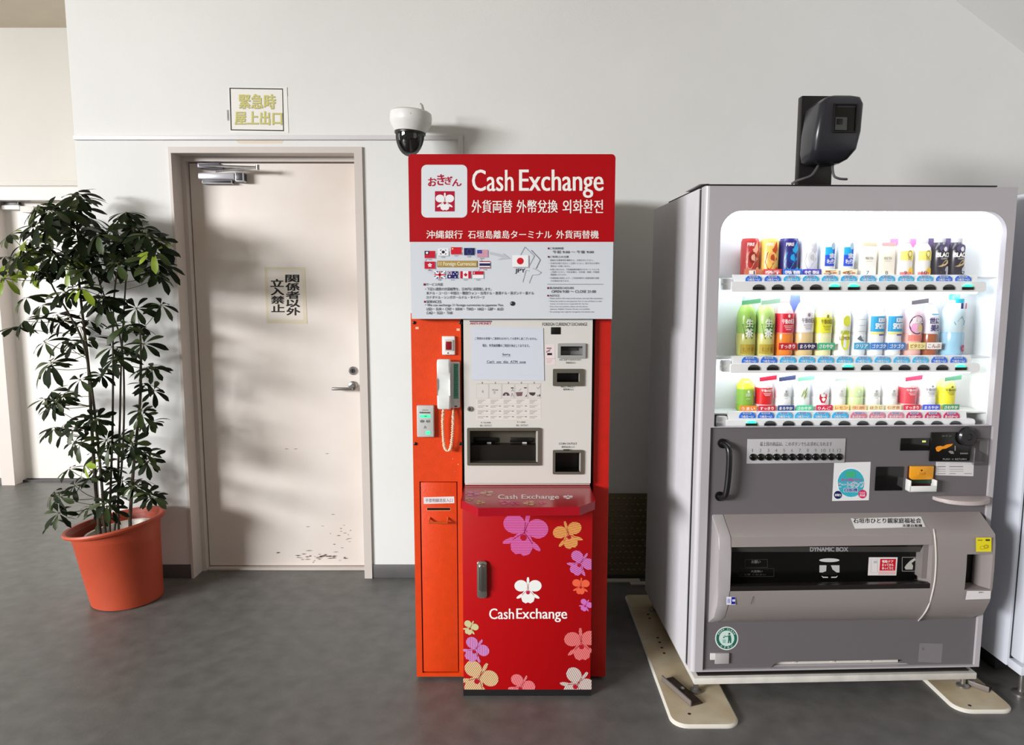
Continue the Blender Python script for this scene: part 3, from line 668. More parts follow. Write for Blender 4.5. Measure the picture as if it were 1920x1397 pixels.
P.rect(912, 681.4, 986, 681.9, bk2, 3); P.rect(941, 668.4, 957, 668.8, bk2, 3)
for (u0, v0, u1) in ((893, 617, 920), (955, 616.8, 995), (896, 704, 905), (967, 703.5, 1012)): P.rect(u0, v0, u1, v0+.5, ink(200, 206, 216), 3)
P.build('lettering', n_)

# red pedestal cabinet
r = empty('pedestal_cabinet', (.059, RY, 0), 'red pedestal cabinet with printed orchids and a chrome handle', 'cabinet')
KI = Matrix.Translation(-Vector(r.location))
def rc(b, name, parent=None, lab=None):
    bmesh.ops.transform(b.bm, matrix=KI, verts=b.bm.verts); o = b.build(name, parent or r)
    if lab: o['label'] = lab
    return o
rx0, rx1 = atY(868, 1100, RY).x, atY(1109.5, 1100, RY).x
zpl = atY(990, 1293.5, RY).z
rc(B().box(rx0+.002, rx1-.002, RY+.022, RY+.6, zpl, .742, M_hid, .002), 'cabinet_body')
rd = rc(B().box(rx0, rx1, RY, RY+.0215, zpl, .742, M_bred, .002), 'cabinet_door')
rc(B().box(rx0-.002, rx1+.002, RY+.004, RY+.6, 0, zpl-.001, mat('plinth_black', (24, 22, 24), .5)), 'plinth')
zl = .774; LP = [atZ(u, v, zl) for u, v in ((865.5, 938.5), (896.5, 952.5), (1087, 950.5), (1116, 939.5))]
y1 = RY+.6
b = B().prism([(rx0+.002, MY-.004), (rx0+.002, LP[0].y), (LP[0].x, LP[0].y), (LP[1].x, LP[1].y), (LP[2].x, LP[2].y), (LP[3].x, LP[3].y), (rx1-.002, LP[3].y), (rx1-.002, MY-.004)], 'z', zl-.029, zl, mat('ledge_red', (166, 12, 30), .22), .0)
b.box(rx0+.002, rx1-.002, MY-.004, y1, .743, zl, M_bred)
lg = rc(b, 'ledge', lab='glossy red ledge with cut corners')
P = Print(plane_T((0, 0, zl), (0, 0, 1), KI), (871, 1107, 919, 951)); pk = ink(226, 170, 176)
P.text('Cash', 934, 927.6, 970, 935.8, ink(244, 226, 226), 2, .02); P.text('Exchange', 978, 927.6, 1048, 937.6, ink(244, 226, 226), 2, .02)
def squash(cx, cy, s_, rot, m_):
    c_, q = math.cos(math.radians(rot)), math.sin(math.radians(rot))
    for x, y, rx_, ry_ in ((-.5, -.3, .45, .4), (.5, -.3, .45, .4), (0, .55, .4, .42), (0, -.75, .12, .3), (-.6, .4, .3, .12), (.6, .4, .3, .12)):
        P.poly([(cx+(px*c_-py*q)*s_, cy+(px*q+py*c_)*s_*.38) for px, py in ell(x, y, rx_, ry_, n=14)], m_, 2)
    P.ell(cx, cy+.05*s_, .14*s_, .06*s_, ink(170, 20, 50), 3, n=10)
squash(1065, 932, 10, 0, ink(240, 224, 224))
for cx, cy, s_, ro, c_ in ((886, 926, 14, 30, (200, 130, 160)), (914, 925, 14, -20, (206, 170, 150)), (880, 936, 9, 0, (190, 150, 130)), (900, 942, 10, 40, (190, 160, 120)), (946, 942, 12, 10, (214, 110, 140)), (966, 943.5, 10, 60, (200, 80, 120)), (993, 943.5, 12, -30, (206, 160, 130)), (1017, 943, 8, 20, (214, 110, 130))): squash(cx, cy, s_, ro, ink(*c_))
P.build('ledge_print', lg)
hb = B(); a, c = atY(894.5, 1050.5, RY), atY(913, 1119, RY)
hb.prism(rr(a.x, c.x, c.z, a.z, .008), 'y', RY-.012, RY, mat('chrome_satin', (176, 172, 164), .28, metal=.85), .003)
a, c = atY(898, 1057, RY-.012), atY(909, 1108, RY-.012)
hb.prism(rr(a.x, c.x, c.z, a.z, .008), 'y', RY-.024, RY-.0121, mat('chrome_dark', (128, 126, 122), .3, metal=.85), .004)
rc(hb, 'cabinet_handle', rd, 'chrome upright handle')
RT = plane_T((0, RY, 0), (0, -1, 0), KI)
rr_ = (180, 10, 24)
C = ink(176, 14, 40)
def S(n__, c_, ang): return stripe_mat('orchid_'+n__, c_, rr_, .0062, math.radians(ang), .3)
def decal(cx, cy, size, rot, m_, mo_, cc_=C):
    P = Print(RT, (868.5, 1109, 950, 1293)); orchid(P, cx, cy, size, rot, m_, cc_, 2, mo_); P.build('orchid_print', rd)
decal(983, 1001, 42, 12, S('magenta', (218, 112, 188), 90), ink(150, 16, 90))
decal(1066, 1003, 27, -16, S('amber', (232, 176, 96), 80), ink(160, 40, 30))
decal(1088, 1057, 24, 35, S('violet', (206, 128, 206), 60), ink(150, 20, 90))
decal(1089, 1099, 16, 4, ink(236, 100, 66), ink(170, 30, 20))
decal(1098, 1135, 12, 30, ink(206, 110, 190), ink(150, 20, 90))
decal(1090, 1208, 31, -4, S('pink', (232, 132, 132), -30), ink(160, 30, 40))
decal(1082, 1284, 31, 40, S('mint', (206, 214, 206), -25), ink(150, 30, 40))
decal(977, 1288, 24, 28, S('rose', (240, 140, 146), -20), ink(160, 30, 40))
decal(897, 1273, 34, 30, S('straw', (222, 208, 158), -35), ink(150, 30, 30))
decal(891, 1219, 24, 35, S('lilac', (206, 150, 220), 0), ink(140, 30, 90))
decal(882, 1177, 14, 25, ink(206, 200, 150), ink(150, 30, 30))
decal(990, 1107, 25, 0, ink(240, 240, 238), ink(176, 12, 24), ink(190, 20, 70))
P = Print(RT)
P.text('Cash', 917.5, 1141, 963.5, 1161, ink(244, 242, 240), 2, .016); P.text('Exchange', 968.5, 1141, 1063, 1166.5, ink(244, 242, 240), 2, .016)
P.build('lettering', rd)

# fittings screwed on the orange column
def fit(name, u, v, lab, cat):
    o = empty(name, atY(u, v, KY-.0006), lab, cat); return o, Matrix.Translation(-atY(u, v, KY))
def fbox(KI_, par, name, u0, v0, u1, v1, h0, h1, m_, bev=.003, lab=None):
    a, c = atY(u0, v0, KY-h1), atY(u1, v1, KY-h1); b = B().box(a.x, c.x, KY-h1, KY-h0, c.z, a.z, m_, bev, 3)
    bmesh.ops.transform(b.bm, matrix=KI_, verts=b.bm.verts); o = b.build(name, par)
    if lab: o['label'] = lab
    return o
f, FI = fit('call_button', 840, 648, 'white plate with a red square push button on the orange column', 'button')
fbox(FI, f, 'wall_plate', 828.5, 630.5, 853, 665.5, 0, .012, M_white); fbox(FI, f, 'button_collar', 833, 637, 850, 658, .012, .018, mat('collar_grey', (206, 204, 200), .4)); fbox(FI, f, 'red_button', 835.5, 640.5, 846, 656, .018, .021, mat('button_red', (140, 10, 28), .3), .001)
q = atY(840, 662, KY-.012); fo = B().lathe([(.0025, 0), (.0025, .001)], M_dark, 10, q, 'y'); bmesh.ops.transform(fo.bm, matrix=FI, verts=fo.bm.verts); fo.build('screw', f)
f, FI = fit('access_panel', 797, 790, 'grey keypad box with green lit display on the orange column', 'keypad')
fbox(FI, f, 'case', 781, 760.5, 814, 820, 0, .018, mat('panel_grey', (192, 192, 190), .45), .004)
T = plane_T((0, KY-.018, 0), (0, -1, 0), FI); P = Print(T)
P.text('TERMINAL', 791, 768, 803, 770, Kg, 2); P.text('Authentication', 786.5, 771.8, 806.5, 775, ink(56, 58, 58), 2, .02)
for u in (791.5, 802.5): P.ell(u, 790, 4, 3, ink(150, 150, 148), 2, n=14); P.text('OPEN' if u < 795 else 'SHUT', u-3.5, 788.4, u+3.5, 791.6, ink(86, 86, 86), 3)
P.line([(795, 803), (797, 798.5), (799, 803), (795, 803)], .7, ink(110, 110, 110), 2)
P.build('case_print', f)
P = Print(T); P.rect(787, 778, 807.5, 783, mat('display_green', (60, 235, 150), .3, emit=1.1), 2)
P.rect(795.5, 779.2, 800.5, 781.8, mat('display_green_dim', (20, 160, 90), .3, emit=.5), 3)
P.build('display', f, 'green lit display')
P = Print(T); P.rect(798.5, 808.5, 806.5, 814.5, mat('display_green', (60, 235, 150), .3, emit=1.1), 2); P.build('indicator_lamp', f, 'green indicator lamp')
# wall telephone with handset and looped cord
f, FI = fit('wall_telephone', 842, 720, 'white wall telephone with handset on the orange column', 'telephone')
fbox(FI, f, 'base', 826, 679, 862.5, 765, 0, .022, mat('phone_white', (228, 230, 228), .35), .005)
T = plane_T((0, KY-.022, 0), (0, -1, 0), FI); P = Print(T); P.rect(850.5, 682, 859.5, 747.5, ink(98, 170, 146), 1)
for i in range(17): P.rect(852, 685+i*3.5, 858-(i*7 % 5)*.6, 686.2+i*3.5, ink(60, 130, 108), 2)
P.rect(852, 748.5, 858.5, 760, ink(236, 238, 236), 2); P.rect(852, 761, 857, 763, ink(30, 34, 34), 2)
P.build('number_card', f, 'green number card')
b = B(); mw = mat('phone_white', (228, 230, 228), .35)
pf = []
def hp(v, h): q = atY(832, v, KY-h); return (q.y, q.z)
pr_ = [hp(673, .024), hp(674, .06), hp(684, .07), hp(700, .066), hp(712, .058), hp(728, .058), hp(742, .064), hp(758, .068), hp(767, .06), hp(768, .024), hp(752, .024), hp(740, .034), hp(702, .034), hp(690, .024)]
xa_, xb_ = atY(819.5, 720, KY-.06).x, atY(844, 720, KY-.06).x
b.prism(pr_, 'x', xa_, xb_, mw, .006, 3); bmesh.ops.transform(b.bm, matrix=FI, verts=b.bm.verts); b.build('handset', f)
pts = [(832, 765, .03), (831, 772, .03), (830, 790, .026), (831, 815, .024), (833, 836, .024), (838, 845, .024), (844, 842, .024), (847, 826, .024), (849, 800, .024), (849.5, 780, .02), (850, 764, .012)]
cp = [atY(u, v, KY-h) for u, v, h in pts]
def smooth(ps, n=8):
    out = []
    for i in range(len(ps)-1):
        p0, p1, p2, p3 = ps[max(i-1, 0)], ps[i], ps[i+1], ps[min(i+2, len(ps)-1)]
        for j in range(n):
            t = j/n; out.append(.5*((2*p1)+(p2-p0)*t+(2*p0-5*p1+4*p2-p3)*t*t+(3*p1-p0-3*p2+p3)*t**3))
    return out+[ps[-1]]
core = smooth(cp, 26); hel = []
for i, p in enumerate(core):
    t = i*1.45; fade = min(1, i/30, (len(core)-1-i)/30)
    hel.append(p+Vector((math.cos(t)*.0042*fade, math.sin(t)*.0042*fade, 0)))
b = B().tube(hel, .0026, mat('cord_cream', (236, 206, 176), .4), 6); b.tube(core, .003, mat('cord_cream', (236, 206, 176), .4), 6)
bmesh.ops.transform(b.bm, matrix=FI, verts=b.bm.verts); b.build('cord', f, angle=70)
# ------------------------------------------------------------------ drinks vending machine
VYAW = math.radians(2.0)
VM = Matrix.Translation((0.652, 2.468, 0)) @ Matrix.Rotation(VYAW, 4, 'Z'); VI = VM.inverted(); V3 = VI.to_3x3()
def L(u, v, d):
    o = VI @ CAM; r = V3 @ ray(u, v); t = (d-o.y)/r.y
    return o.x+r.x*t, o.z+r.z*t
def LT(d):                                                     # print on the plane at depth d of the machine
    n = VM.to_3x3() @ Vector((0, -1, 0)); return plane_T(VM @ Vector((0, d, 0)), n, VI)
vm = empty('vending_machine', VM.translation, 'grey drinks vending machine with a lit display window', 'vending machine', rotz=VYAW)
W_, H_ = L(1909, 352, 0)[0], 1.838
M_vside = mat('machine_side', (230, 228, 233), .38, noise=.02, nscale=20)
M_vfr = mat('machine_frame', (182, 177, 182), .36)
M_vpan = mat('machine_panel', (107, 102, 106), .42)
M_vbay = mat('machine_bay', (150, 142, 140), .42)
M_case = mat('case_white', (240, 242, 242), .4)
M_tube = mat('tube_light', (238, 246, 255), .4, emit=24.0)
zb = .105
b = B().prism([(0, .078), (.04, .078), (.04, .155), (W_-.008, .155), (W_-.008, .078), (W_, .078), (W_, .76), (0, .76)], 'z', .972, H_-.05, M_vside)
b.box(0, W_, .078, .76, .088, .972, M_vside); b.box(0, W_, .078, .76, H_-.05, H_, M_vside); b.build('body', vm)
B().plate([(.0025, .1), (W_-.002, .1), (W_-.002, H_-.004), (.0025, H_-.004)], [[(.04, .98), (1.0652, .98), (1.0652, 1.78), (.04, 1.78)]], .048, .0775, M_black).build('door_gasket', vm)
# door: outer frame with the display opening and the lower panel opening
wx0, wx1, wz0, wz1 = .055, L(1891, 398, 0)[0], 1.013, 1.757
px0, px1 = L(1340, 802, 0)[0], L(1862, 800, 0)[0]
b = B().plate([(.014, zb), (W_, zb), (W_, H_), (.014, H_)], [rr(wx0, wx1, wz0, wz1, (0, 0, .075, .075), 8), [(.043, zb+.006), (1.058, zb+.006), (1.058, 1.011), (.043, 1.011)]], 0, .02, M_vfr)
b.box(W_-.012, W_, .0201, .0475, zb, H_, M_vfr); b.box(0.014, W_-.0121, .0201, .0475, H_-.012, H_, M_vfr); b.box(.014, W_-.0121, .0201, .0475, zb, zb+.008, M_vfr)
b.prism([(.0139, .0475), (0, .0475)]+[(.014-.014*math.cos(t*math.pi/12), .014-.014*math.sin(t*math.pi/12)) for t in range(7)], 'z', zb, H_, mat('machine_edge_lit', (200, 197, 202), .36))  # rounded edge lighter than the frame: side light put into its colour
b.build('door_frame', vm)
# display case
dc = B().cavity(.044, 1.064, .0201, .15, .985, 1.775, M_case)
case = dc.build('display_case', vm, recalc=False); case['label'] = 'bright white display case'
P = Print(LT(.1495)); P.text('KIRIN', 1576, 411, 1664, 425, ink(226, 230, 236), 1, .012); P.build('back_lettering', case)
b = B().tube([(.09, .045, 1.766), (1.02, .045, 1.766)], .0075, M_tube, 10); b.build('light_tube', case)
b = B().plate(rr(wx0-.003, wx1+.003, wz0, wz1+.003, (0, 0, .075, .075), 8), [], .0205, .0225, clear_mat('window_acrylic', (255, 255, 255), .025, .01)); b.build('window_pane', vm)
# rails with selection buttons
M_rail = mat('rail_grey', (244, 245, 247), .35)
ROWS = [(1372, 1850, 548, 528, 515, 1422, 1814, 538.5, 1413, 1806), (1370, 1838, 699, 681, 667, 1413, 1801, 689, 1406, 1797), (1363, 1829, 800, 785, 771, 1408.5, 1790.5, 794, 1401, 1784)]
TAGS = [['135']*12, ['160']*12, ['160']*12]
btn0 = None; SHELF = []
M_led = mat('led_green', (50, 240, 170), .3, emit=1.6)
for ri, (u0, u1, v0, v1, v2, b0, b1, bv, t0, t1) in enumerate(ROWS):
    xa_, za = L(u0, v0, .024); xb_, zt_ = L(u1, v1, .024); zs2 = L((u0+u1)/2, v2, .034)[1]; zlo = L((u0+u1)/2, v0, .024)[1]
    b = B().prism(rr(xa_, xb_, zlo, zt_, (.004, .012, .012, .004), 4), 'y', .024, .05, M_rail)
    b.prism([(.026, zt_-.004), (.034, zs2), (.05, zs2), (.05, zt_-.004)], 'x', xa_+.008, xb_-.03, M_case)
    b.box(xa_-.03, xa_+.006, .034, .06, zt_-.03, zt_+.012, M_case, .006); b.box(xa_-.035, xa_-.01, .03, .04, zt_-.012, zt_-.006, M_rail)
    b.box(.046, 1.062, .05, .149, zs2-.012, zs2-.007, M_case)
    rail = b.build('button_rail', vm); SHELF.append(zs2-.007)
    B().tube([(.09, .062, zlo-.001), (1.0, .062, zlo-.001)], .0045, M_tube, 8).build('light_strip', rail) if ri < 2 else None
    for i in range(12):
        u = b0+(b1-b0)*i/11; x, z = L(u, bv, .024)
        if btn0 is None:
            bb = B().prism([(-.0205, -.0095), (.0205, -.0095), (.0205, .001), (-.0205, .001)], 'y', -.005, 0, M_black, .0015)
            bb.prism([(-.017, .0012)]+[(.017*math.cos(math.radians(180-q*18)), .0012+.0085*math.sin(math.radians(q*18))) for q in range(1, 10)]+[(.017, .0012)], 'y', -.0045, 0, mat('button_grey', (74, 78, 82), .3))
            btn0 = bb.build('selection_button', rail); bo_ = btn0
            bl_ = B().prism([(-.0205, -.0095), (.0205, -.0095), (.0205, .001), (-.0205, .001)], 'y', -.005, 0, M_black, .0015)
            bl_.prism([(-.017, .0012)]+[(.017*math.cos(math.radians(180-q*18)), .0012+.0085*math.sin(math.radians(q*18))) for q in range(1, 10)]+[(.017, .0012)], 'y', -.0045, 0, M_led)
            lit = bl_.build('selection_button', None); lit_me = lit.data; bpy.data.objects.remove(lit)
        else:
            bo_ = btn0.copy(); COL.objects.link(bo_); bo_.parent = rail
        bo_.location = (x, .0238, z)
        if (ri, i) in ((0, 4), (0, 5), (0, 11), (1, 5), (1, 11), (2, 0)): bo_.data = lit_me; bo_['label'] = 'button lit green'
    P = Print(LT(.0265))
    for i in range(12):
        u = t0+(t1-t0)*i/11; hot = ri == 2 and i >= 6; vb, vt = v1-.8, v2+1.2; mid = 1-abs(i-5.5)/5.5
        c_ = ((214, 50, 110) if i > 8 else (236, 140, 165)) if hot else ((50, 124, 236) if mid < .2 else (74, 198, 252))
        tp = [(u-15.5, vb), (u+15.5, vb), (u+15, vb-5.5), (u+11, vt+1.5), (u+6, vt), (u-6, vt), (u-11, vt+1.5), (u-15, vb-5.5)]
        P.poly(tp, ink(*c_), 1); P.rect(u-8, vt+.6, u+8, vt+4.6, ink(186, 200, 232), 2); P.text('¥'+TAGS[ri][i], u-5.5, vt+1.2, u+5.5, vt+4.2, ink(70, 80, 140), 3)
        P.text('あったか〜い' if hot else 'つめた〜い', u-11.5, vb-5.4, u+11.5, vb-.6, ink(250, 250, 250), 3, .04)
    P.build('price_tag_lettering', rail)

# sample drinks on the three shelves
def cylT(R, zoff=0.0):                                         # (a, b) metres on the front of a cylinder
    def T(a, b_, h):
        t = a/R; return Vector(((R+h+.0004)*math.sin(t), -(R+h+.0004)*math.cos(t), b_))
    return T
class CP(Print):                                               # print with b pointing up
    def text(s, t, a0, b0, a1, b1, m, l=2, off=0.0, shear=0.0): return Print.text(s, t, a0, b1, a1, b0, m, l, off, shear)
    def _glyph(s, t, u0, v0, u1, v1, vs, fs, k, l, shear):
        bv = [s.b.bm.verts.new(s.T(u0+(u1-u0)*x, v1+(v0-v1)*y, l*LAYER)) for x, y in vs]
        for f in fs:
            try: s.b.bm.faces.new([bv[i] for i in f]).material_index = k
            except ValueError: pass
    def patch(s, a0, b0, a1, b1, m, l=1, n=6):
        for i in range(n): s.rect(a0+(a1-a0)*i/n, b0, a0+(a1-a0)*(i+1)/n, b1, m, l)
        return s
def tint(c, k): return tuple(min(255, max(0, x*k)) for x in c)
def drink(row, u, vtop, wpx, kind, body, label, group, art=None, cap=(238, 238, 238), lower=None, banner=None, back=None, lab=None, dz=0, tagc=None):
    z0 = SHELF[row]+.0005+dz; d = .098
    x, zt2 = L(u, vtop, d-.02); H = zt2-z0; R = wpx*(1.1 if kind == 'can' else 1.0)/2/(FPX/2.57)
    name = {'can': 'drink_can', 'bcan': 'bottle_can', 'carton': 'drink_carton', 'pet': 'drink_bottle'}[kind]
    mb = mat('drink_%d_%d_%d' % body, body, .25); b = B()
    if kind == 'can': b.lathe([(R*.86, 0), (R*.98, .005), (R, .012), (R, H-.012), (R*.9, H-.003), (R*.86, H), (R*.82, H-.003)], mb, 28)
    elif kind == 'carton': b.box(-R, R, -R*.8, R*.8, 0, H*.93, mb, .003); b.box(-R*.98, R*.98, -R*.1, R*.1, H*.93, H, mb, .001)
    elif kind == 'bcan': b.lathe([(R*.9, 0), (R, .006), (R, H*.66), (R*.93, H*.75), (R*.66, H*.84), (R*.6, H*.865)], mb, 28)
    else:
        lo = mat('drink_%d_%d_%d' % (lower or body), lower or body, .2)
        pr_ = [(R*.88, 0), (R*.98, .006), (R, .014), (R*.97, H*.13), (R, H*.16), (R, H*.36), (R*.95, H*.39), (R, H*.42), (R, H*.64), (R*.92, H*.74), (R*.62, H*.845), (R*.42, H*.885), (R*.42, H*.91)]
        b.lathe(pr_, mb, 28, mats=[lo]*6+[mb]*6)
    o = b.build(name, None, (VM @ Vector((x, d, z0))), VYAW)
    tag(o, label, 'drink can' if kind == 'can' else ('drink carton' if kind == 'carton' else 'drink bottle'), group)
    mcap = mat('cap_%d_%d_%d' % cap, cap, .35)
    if kind == 'bcan': B().lathe([(R*.6, H*.87), (R*.63, H*.875), (R*.63, H*.985), (R*.56, H)], mcap, 20).build('cap', o)
    if kind == 'pet': B().lathe([(R*.42, H*.911), (R*.46, H*.915), (R*.46, H*.99), (R*.42, H)], mcap, 20).build('cap', o)
    if lab and kind != 'carton':
        c_, f0, f1 = lab; B().lathe([(R+.0006, H*f0), (R+.0006, H*f1)], mat('label_%d_%d_%d' % c_, c_, .3), 28, cap=False).build('wrap_label', o)
    if art:
        P = CP(cylT(R+.0004) if kind != 'carton' else (lambda a, bb, h: Vector((a, -R*.8-h-.0004, bb)))); art(P, R, H); P.build('label_print', o)
    if banner:
        c_, t_ = banner; bz = .012 if row else 0.0; f0, f1 = (.026, .050) if row == 1 else ((.003, .024) if row == 2 else (.004, .026))
        B().box(-R*.98, R*1.02, -R-.006, -R-.004, f0, f1, mat('card_%d_%d_%d' % c_, c_, .4), .0008).build('promo_card', o)
        P = CP(lambda a, bb, h: Vector((a, -R-.006-h-.0002, bb)))
        P.text(t_, -R*.8, f0+.005, R*.8, f1-.005, ink(250, 246, 240) if sum(c_) < 560 else ink(190, 120, 90), 1, .03); P.build('card_lettering', o)
    if tagc:
        f0 = H*.84 if row == 2 else H*.86
        bt = B(); q_ = [(-R*.95, f0), (R*1.05, f0+.008), (R*1.05, f0+.024), (-R*.95, f0+.015)]
        bt.prism(q_, 'y', -R-.004, -R-.002, mat('tag_%d_%d_%d' % tagc, tagc, .4)); bt.build('hang_tag', o)
    if back:
        B().box(-R*1.0, R*1.0, R+.004, R+.006, H*.3, H, mat('backcard_%d_%d_%d' % back, back, .4)).build('back_card', o)
    return o
def flame(c1, c2):
    def f(P, R, H):
        P.poly([(-.3*R, .12*H), (-.75*R, .38*H), (-.55*R, .62*H), (.1*R, .74*H), (.45*R, .92*H), (.62*R, .7*H), (.3*R, .56*H), (.62*R, .46*H), (.2*R, .36*H)], ink(*c1), 1)
        P.poly([(x*R, y*H) for x, y in ell(-.02, .5, .42, .15, n=16)], ink(*c2), 2); P.poly([(x*R, y*H) for x, y in ell(0, .5, .2, .08, n=12)], ink(*c1), 3)
        P.text('FIRE', -.62*R, .8*H, .1*R, .88*H, ink(250, 240, 230), 3, .04)
        P.poly([(x*R, y*H) for x, y in ell(.62, .13, .34, .12, n=14)], ink(*tint(c1, 1.15)), 4); P.text('FIRE', .36*R, .12*H, .86*R, .18*H, ink(60, 40, 30), 5, .04)
    return f
def bluecan(P, R, H):
    P.patch(-.6*R, .3*H, .6*R, .82*H, ink(40, 80, 200), 1); P.patch(-.6*R, .62*H, .3*R, .84*H, ink(30, 170, 226), 2); P.text('世界の', -.1*R, .52*H, .55*R, .66*H, ink(250, 250, 255), 3, .05); P.text('キッチン', -.35*R, .36*H, .55*R, .5*H, ink(250, 250, 255), 3, .05)
    P.poly([(x*R, y*H) for x, y in ell(.3, .87, .26, .1, n=14)], ink(170, 200, 216), 3); P.poly([(x*R, y*H) for x, y in ell(.66, .1, .3, .12, n=14)], ink(210, 60, 80), 3)
def yellowcan(P, R, H):
    P.patch(-.85*R, .42*H, .85*R, .66*H, ink(246, 232, 120), 1); P.poly([(x*R, y*H) for x, y in ell(.2, .58, .3, .1, n=16)], ink(206, 176, 40), 2); P.poly([(x*R, y*H) for x, y in ell(.2, .58, .18, .06, n=16)], ink(250, 244, 170), 3)
    P.text('TEA', -.05*R, .44*H, .5*R, .48*H, ink(140, 110, 60), 3); P.patch(-.8*R, 0.02*H, .8*R, .12*H, ink(216, 110, 110), 2); P.poly([(x*R, y*H) for x, y in ell(.5, .14, .44, .1, n=14)], ink(250, 206, 40), 3)
def blackcan(P, R, H):
    P.text('BLACK', -.75*R, .5*H, .95*R, .61*H, ink(250, 248, 244), 2, .05); P.text('COFFEE', -.3*R, .44*H, .5*R, .475*H, ink(220, 214, 210), 2, .02)
    P.poly([(x*R, y*H) for x, y in ell(.1, .72, .62, .1, n=18)], ink(96, 88, 130), 1); P.poly([(x*R, y*H) for x, y in ell(.15, .7, .22, .06, n=12)], ink(240, 236, 232), 2)
    P.poly([(-.6*R, .26*H), (-.2*R, .3*H), (.2*R, .42*H), (.7*R, .42*H), (.72*R, .34*H), (.3*R, .29*H), (-.2*R, .25*H)], ink(206, 180, 130), 2); P.poly([(x*R, y*H) for x, y in ell(.62, .16, .4, .11, n=14)], ink(206, 206, 214), 3)
def namacha(P, R, H):
    P.poly([(-.35*R, .3*H), (-.75*R, .55*H), (-.2*R, .5*H), (.05*R, .68*H), (.25*R, .5*H), (.75*R, .56*H), (.35*R, .3*H)], ink(70, 130, 50), 1); P.text('生', -.35*R, .5*H, .35*R, .63*H, ink(250, 252, 244), 3, .03); P.text('茶', -.4*R, .33*H, .4*R, .47*H, ink(250, 252, 244), 3, .03)
    P.patch(-.9*R, .05*H, .9*R, .21*H, ink(186, 160, 50), 1); P.text('むぎ茶', -.6*R, .09*H, .6*R, .16*H, ink(130, 106, 40), 2)
def gogo(c_txt, c_lab=None):
    def f(P, R, H):
        P.poly([(x*R, y*H) for x, y in ell(.1, .68, .14, .03, n=12)], ink(*c_txt), 2); P.text('午後の紅茶', -.6*R, .55*H, .85*R, .63*H, ink(*c_txt), 3, .03)
        for i in range(3): P.patch(-.4*R+i*.1*R, (.51-i*.03)*H, .6*R-i*.1*R, (.52-i*.03)*H, ink(*c_txt), 2, 4)
    return f
def lemon(P, R, H):
    P.poly([(x*R, y*H) for x, y in ell(.1, .28, .55, .17, n=18)], ink(240, 240, 60), 1); P.poly([(x*R, y*H) for x, y in ell(.15, .6, .45, .09, n=18)], ink(236, 240, 70), 1); P.text('KIRIN', -.5*R, .38*H, .7*R, .44*H, ink(196, 210, 80), 2, .02); P.text('LEMON', -.6*R, .28*H, .7*R, .34*H, ink(176, 150, 80), 2, .02)
def whitebox(P, R, H):
    for i, w_ in enumerate((.8, .5, .6, .3)): P.patch(-w_*R*.6, (.62-i*.1)*H, w_*R, (.628-i*.1)*H, ink(180, 184, 190), 1, 4)
    P.poly([(-.5*R, .3*H), (-.1*R, .36*H), (.1*R, .3*H), (.5*R, .26*H), (0, .26*H)], ink(110, 116, 126), 2)
def soda(P, R, H):
    P.patch(-.95*R, .42*H, .95*R, .68*H, ink(30, 160, 214), 1); P.text('KIRIN', -.1*R, .58*H, .85*R, .65*H, ink(250, 252, 255), 2, .04); P.text('SPORTS', -.4*R, .47*H, .85*R, .56*H, ink(250, 252, 255), 2, .05); P.patch(-.9*R, .37*H, .9*R, .41*H, ink(240, 232, 130), 1); P.patch(0, .355*H, .9*R, .38*H, ink(80, 60, 170), 2)
def supli(P, R, H):
    P.poly([(x*R, y*H) for x, y in ell(0, .53, .9, .16, n=22)], ink(120, 50, 120), 1); P.text('SUPLI', -.55*R, .56*H, .75*R, .64*H, ink(250, 246, 250), 2, .05); P.poly([(x*R, y*H) for x, y in ell(-.35, .48, .34, .07, n=14)], ink(240, 170, 210), 2); P.poly([(x*R, y*H) for x, y in ell(.4, .47, .3, .07, n=14)], ink(246, 220, 140), 2); P.patch(-.95*R, .26*H, .95*R, .36*H, ink(240, 130, 120), 1)
def konbu(P, R, H):
    P.text('世に', -.6*R, .57*H, .7*R, .67*H, ink(70, 66, 120), 2, .04); P.text('美ろ', -.4*R, .44*H, .75*R, .55*H, ink(60, 56, 120), 2, .04); P.patch(-.4*R, .72*H, .6*R, .74*H, ink(90, 180, 200), 2)
def volvic(P, R, H):
    P.patch(-.5*R, .86*H, .3*R, .93*H, ink(40, 196, 226), 1); P.patch(-.02*R, .77*H, .22*R, .86*H, ink(50, 44, 130), 3, 3); P.patch(.22*R, .77*H, .5*R, .86*H, ink(240, 240, 246), 3, 3); P.patch(.5*R, .77*H, .74*R, .86*H, ink(206, 30, 80), 3, 3)
    P.poly([(-.5*R, .56*H), (.6*R, .58*H), (.5*R, .51*H), (-.35*R, .51*H)], ink(50, 150, 180), 1); P.poly([(-.25*R, .565*H), (.2*R, .66*H), (.5*R, .58*H)], ink(150, 190, 200), 1); P.poly([(x*R, y*H) for x, y in ell(.6, .13, .32, .06, n=16)], ink(206, 30, 100), 4); P.text('水', .45*R, .1*H, .75*R, .15*H, ink(250, 230, 240), 5)
def apple(P, R, H):
    P.poly([(-.1*R, .5*H), (-.5*R, .48*H), (-.55*R, .36*H), (-.3*R, .24*H), (.1*R, .24*H), (.35*R, .36*H), (.3*R, .48*H)], ink(210, 30, 50), 1); P.poly([(-.12*R, .5*H), (-.05*R, .55*H), (-.02*R, .5*H)], ink(90, 140, 60), 2)
def marks(c_):
    def f(P, R, H):
        P.poly([(x*R, y*H) for x, y in ell(.05, .56, .14, .04, n=12)], ink(*c_), 1); P.text('茶', -.3*R, .42*H, .35*R, .52*H, ink(*c_), 2); P.patch(-.2*R, .36*H, .3*R, .37*H, ink(*c_), 1, 3)
    return f
